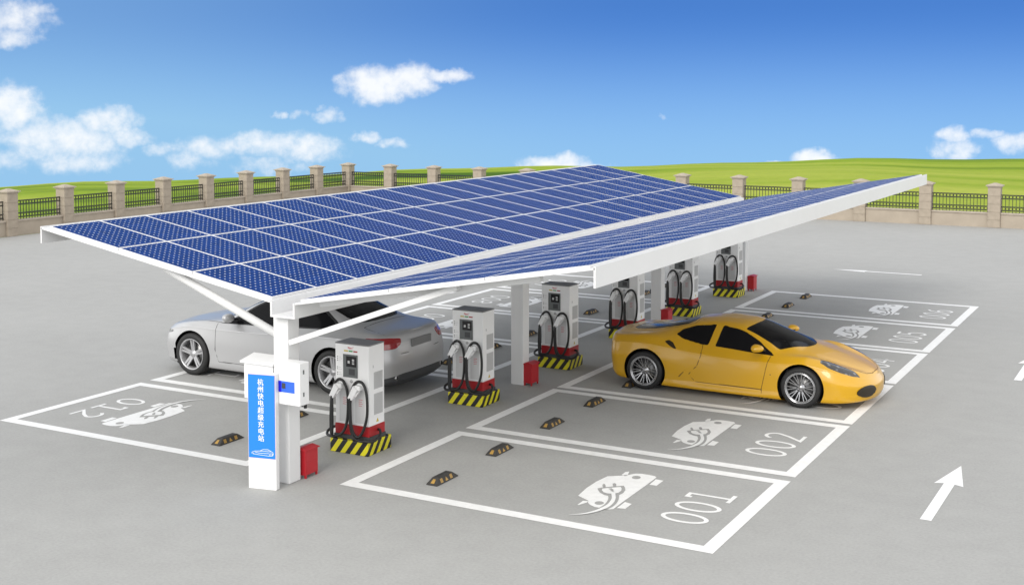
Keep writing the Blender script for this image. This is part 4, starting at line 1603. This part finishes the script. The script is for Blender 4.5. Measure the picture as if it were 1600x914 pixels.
    for s in (1, -1):
        m = MB()
        blob(m, (-.70 * S, .985 * s * S, .875 * S), (.14, .125, .068))
        mir = m.build('mirror', M['yellow'], root)
        m = MB(); m.hexa([(-.70 * S, .80 * s * S, .80 * S), (-.60 * S, .80 * s * S, .80 * S), (-.62 * S, .93 * s * S, .86 * S), (-.70 * S, .93 * s * S, .86 * S), (-.70 * S, .80 * s * S, .83 * S), (-.60 * S, .80 * s * S, .83 * S), (-.62 * S, .93 * s * S, .89 * S), (-.70 * S, .93 * s * S, .89 * S)])
        m.build('mirror_arm', M['trim'], mir)
    liners(root, arches, ra, S, .50, .90)
    m = MB(); m.box(-3.2 * S, .75 * S, -.62 * S, .62 * S, .15 * S, .52 * S); m.build('underbody', M['trim'], root)
    R = .315 * S
    for ax, yy, w in ((0.0, .845, .235), (-2.6, .835, .285)):
        for s in (1, -1):
            make_wheel(root, (ax * S, yy * s * S, R), s, R, w, .242 * S, 'mesh', M['chrome'])
    return root


# ---- silver coupe
def silver_car():
    S = 1.19
    root = thing('coupe', 'silver coupe with five twin-spoke wheels parked in bay 011 behind the sign', 'car', (-6.46, 5.12, 0), math.pi)
    L8 = [(-3.74, 0, .93), (-3.6, 0, .945), (-3.25, 0, .985), (-3.0, 0, 1.05), (-2.7, 0, 1.175), (-2.3, 0, 1.31), (-1.9, 0, 1.36), (-1.6, 0, 1.366), (-1.4, 0, 1.345), (-1.1, 0, 1.245), (-.75, 0, 1.08), (-.42, 0, .94), (-.3, 0, .925), (0, 0, .89), (.5, 0, .81), (.8, 0, .71)]
    L7 = [(-3.74, .30, .925), (-3.6, .30, .943), (-3.25, .30, .98), (-3.0, .30, 1.045), (-2.7, .30, 1.165), (-2.3, .30, 1.30), (-1.9, .30, 1.352), (-1.6, .30, 1.358), (-1.4, .30, 1.335), (-1.1, .32, 1.235), (-.75, .34, 1.07), (-.45, .36, .94), (-.3, .36, .92), (0, .34, .885), (.5, .32, .805), (.8, .30, .705)]
    L6 = [(-3.74, .56, .91), (-3.6, .58, .93), (-3.25, .60, .965), (-3.0, .60, 1.01), (-2.7, .58, 1.115), (-2.3, .555, 1.25), (-1.9, .55, 1.30), (-1.6, .555, 1.302), (-1.4, .565, 1.275), (-1.1, .61, 1.17), (-.75, .68, .995), (-.52, .71, .905), (-.3, .68, .895), (0, .60, .87), (.5, .52, .785), (.8, .44, .69)]
    L5 = [(-3.74, .74, .875), (-3.6, .76, .91), (-3.25, .765, .935), (-2.75, .775, .94), (-2.2, .785, .92), (-1.6, .795, .895), (-1.1, .80, .875), (-.6, .81, .865), (-.3, .82, .865), (0, .81, .845), (.5, .74, .755), (.8, .62, .66)]
    L4 = [(-3.74, .83, .79), (-3.4, .875, .83), (-2.75, .905, .85), (-2.2, .90, .83), (-1.4, .895, .79), (-.6, .90, .775), (0, .905, .78), (.5, .85, .69), (.8, .76, .60)]
    L3 = [(-3.74, .87, .52), (-3.4, .905, .55), (-2.75, .93, .57), (-2.2, .915, .54), (-1.4, .91, .52), (-.6, .915, .53), (0, .93, .55), (.5, .89, .51), (.8, .82, .46)]
    L2 = [(-3.74, .85, .25), (-3.2, .89, .23), (-2.75, .91, .24), (-2.2, .905, .22), (-1.4, .895, .215), (-.5, .90, .22), (0, .91, .24), (.5, .87, .23), (.8, .80, .22)]
    L1 = [(-3.74, .76, .17), (-3.2, .83, .16), (-2.4, .87, .145), (-.4, .87, .145), (.5, .81, .155), (.8, .74, .165)]
    L0 = [(a, 0, c) for a, b, c in L1]
    arches = [(0.0, .335), (-2.751, .335)]
    ra = .378
    V, Q, C, U, keep = car_shell([L0, L1, L2, L3, L4, L5, L6, L7, L8], [.84, .85, .87, .88, .865, .83, .82, .82, .82], [-3.64, -3.66, -3.74, -3.76, -3.72, -3.68, -3.66, -3.66, -3.66], .52, 2.5, .34, 2.8, arches, ra)
    x, y, z = C[:, 0], np.abs(C[:, 1]), C[:, 2]
    side = C[:, 1] > 0
    P_dlo = [(-.64, 5.10), (-1.2, 5.07), (-2.0, 5.07), (-2.62, 5.10), (-2.74, 5.22), (-2.62, 5.55), (-2.35, 5.86), (-2.1, 5.93), (-1.5, 5.94), (-1.2, 5.90), (-.86, 5.66)]
    dlo = in_poly(x, U, P_dlo) & keep
    tr = in_poly(x, U, [(-.52, 5.0), (-2.66, 5.0), (-2.82, 5.18), (-2.68, 5.62), (-2.38, 5.97), (-2.1, 6.02), (-1.5, 6.03), (-1.15, 5.99), (-.78, 5.72)]) & ~dlo & keep
    bp = dlo & near_line(x, z, [(-1.93, .9), (-1.96, 1.35)], .022)
    ws = (U > 6.08) & (x < -.42 - .45 * y * y) & (x > -1.32 + .28 * y * y) & (z > .8)
    rw = (U > 6.05) & in_poly(x, y, [(-2.30, -.1), (-2.29, .42), (-2.34, .505), (-2.70, .545), (-2.92, .54), (-3.02, .42), (-3.06, .2), (-3.065, -.1)])
    hl = (U > 3.6) & (U < 4.9) & (x > .2) & in_poly(x, y, [(.40, .70), (.40, .9), (.6, .9), (.80, .70), (.85, .48), (.74, .50), (.60, .68)]) & (z > .55) & (z < .68)
    tl = (x < -3.30) & (z < .93) & in_poly(y, z, [(.44, .865), (.50, .77), (.60, .725), (1.0, .73), (1.0, .86), (.78, .89)])
    df = (x < -3.15) & (z < .30 + .05 * np.exp(-((y - .2) / .5) ** 4)) & (U > .5)
    seam = np.zeros(len(Q), bool)
    sd = (U > 1.6) & (U < 5.0)
    seam |= sd & near_line(x, z, [(-.47, .95), (-.50, .75), (-.49, .45), (-.55, .27)], .006)
    seam |= sd & near_line(x, z, [(-1.98, .98), (-2.02, .65), (-1.90, .40), (-1.80, .27)], .006)
    seam |= sd & near_line(x, z, [(-.55, .27), (-1.80, .27)], .005)
    seam |= (U > 4.6) & near_line(x, y, [(-.55, .80), (0, .79), (.45, .70), (.70, .55)], .006)
    seam |= (x < -3.3) & (U > 3) & near_line(y, z, [(-.1, .645), (.55, .645), (.62, .72)], .006)
    seam |= (x < -2.95) & (U > 5) & near_line(x, y, [(-3.12, -.1), (-3.12, .60), (-3.55, .68), (-3.7, .68)], .006)
    body = keep & ~ws & ~rw & ~(dlo & ~bp) & ~hl & ~tl & ~df
    mi = np.zeros(len(Q), np.int32)
    mi[seam] = 1
    mi[tr | bp] = 2
    cls = ws * 1 + rw * 2 + (dlo & ~bp) * 3 + hl * 4 + tl * 5 + df * 6 + (seam & body) * 16 + ((tr | bp) & body) * 32
    smooth_edges(V, Q, cls, arches, ra)
    shell_part('body', V, Q, body, [M['silver'], M['seam_grey'], M['trim']], root, S, mi)
    shell_part('windshield', V, Q, ws & keep, M['glass'], root, S, push=.003)
    shell_part('rear_window', V, Q, rw & keep, M['glass'], root, S, push=.003)
    for sd_ in (side, ~side):
        shell_part('side_window', V, Q, dlo & ~bp & sd_, M['glass'], root, S, push=.003)
        shell_part('headlight', V, Q, hl & sd_ & keep, M['lens'], root, S)
        shell_part('tail_light', V, Q, tl & sd_ & keep, M['tail_red'], root, S)
    shell_part('rear_diffuser', V, Q, df & keep, M['dark_grey'], root, S)
    m = MB(); m.box(-3.745 * S, -3.715 * S, -.26 * S, .26 * S, .705 * S, .82 * S, bev=.004); m.build('number_plate', M['plate'], root)
    for y0 in (.46, .60, -.46, -.60):
        m = MB(); m.lathe([(.036, -.06), (.042, -.06), (.042, .08), (.034, .08), (.034, -.02), (0, -.02)], 18, 'x', (-3.66 * S, y0 * S, .30 * S)); m.build('exhaust_pipe', M['chrome_bits'], root)
    for s in (1, -1):
        m = MB()
        blob(m, (-.86 * S, 1.0 * s * S, 1.0 * S), (.13, .135, .085))
        mir = m.build('mirror', M['silver'], root)
        m = MB(); m.hexa([(-.88 * S, .80 * s * S, .94 * S), (-.78 * S, .80 * s * S, .94 * S), (-.80 * S, .95 * s * S, .96 * S), (-.88 * S, .95 * s * S, .96 * S), (-.88 * S, .80 * s * S, .97 * S), (-.78 * S, .80 * s * S, .97 * S), (-.80 * S, .95 * s * S, 1.0 * S), (-.88 * S, .95 * s * S, 1.0 * S)])
        m.build('mirror_arm', M['trim'], mir)
    liners(root, arches, ra, S, .48, .87)
    m = MB(); m.box(-3.4 * S, .6 * S, -.62 * S, .62 * S, .19 * S, .55 * S); m.build('underbody', M['trim'], root)
    R = .335 * S
    for ax in (0.0, -2.751):
        for s in (1, -1):
            make_wheel(root, (ax * S, .80 * s * S, R), s, R, .29, .245 * S, 'twin', M['alloy'])
    return root


yellow_car()
silver_car()
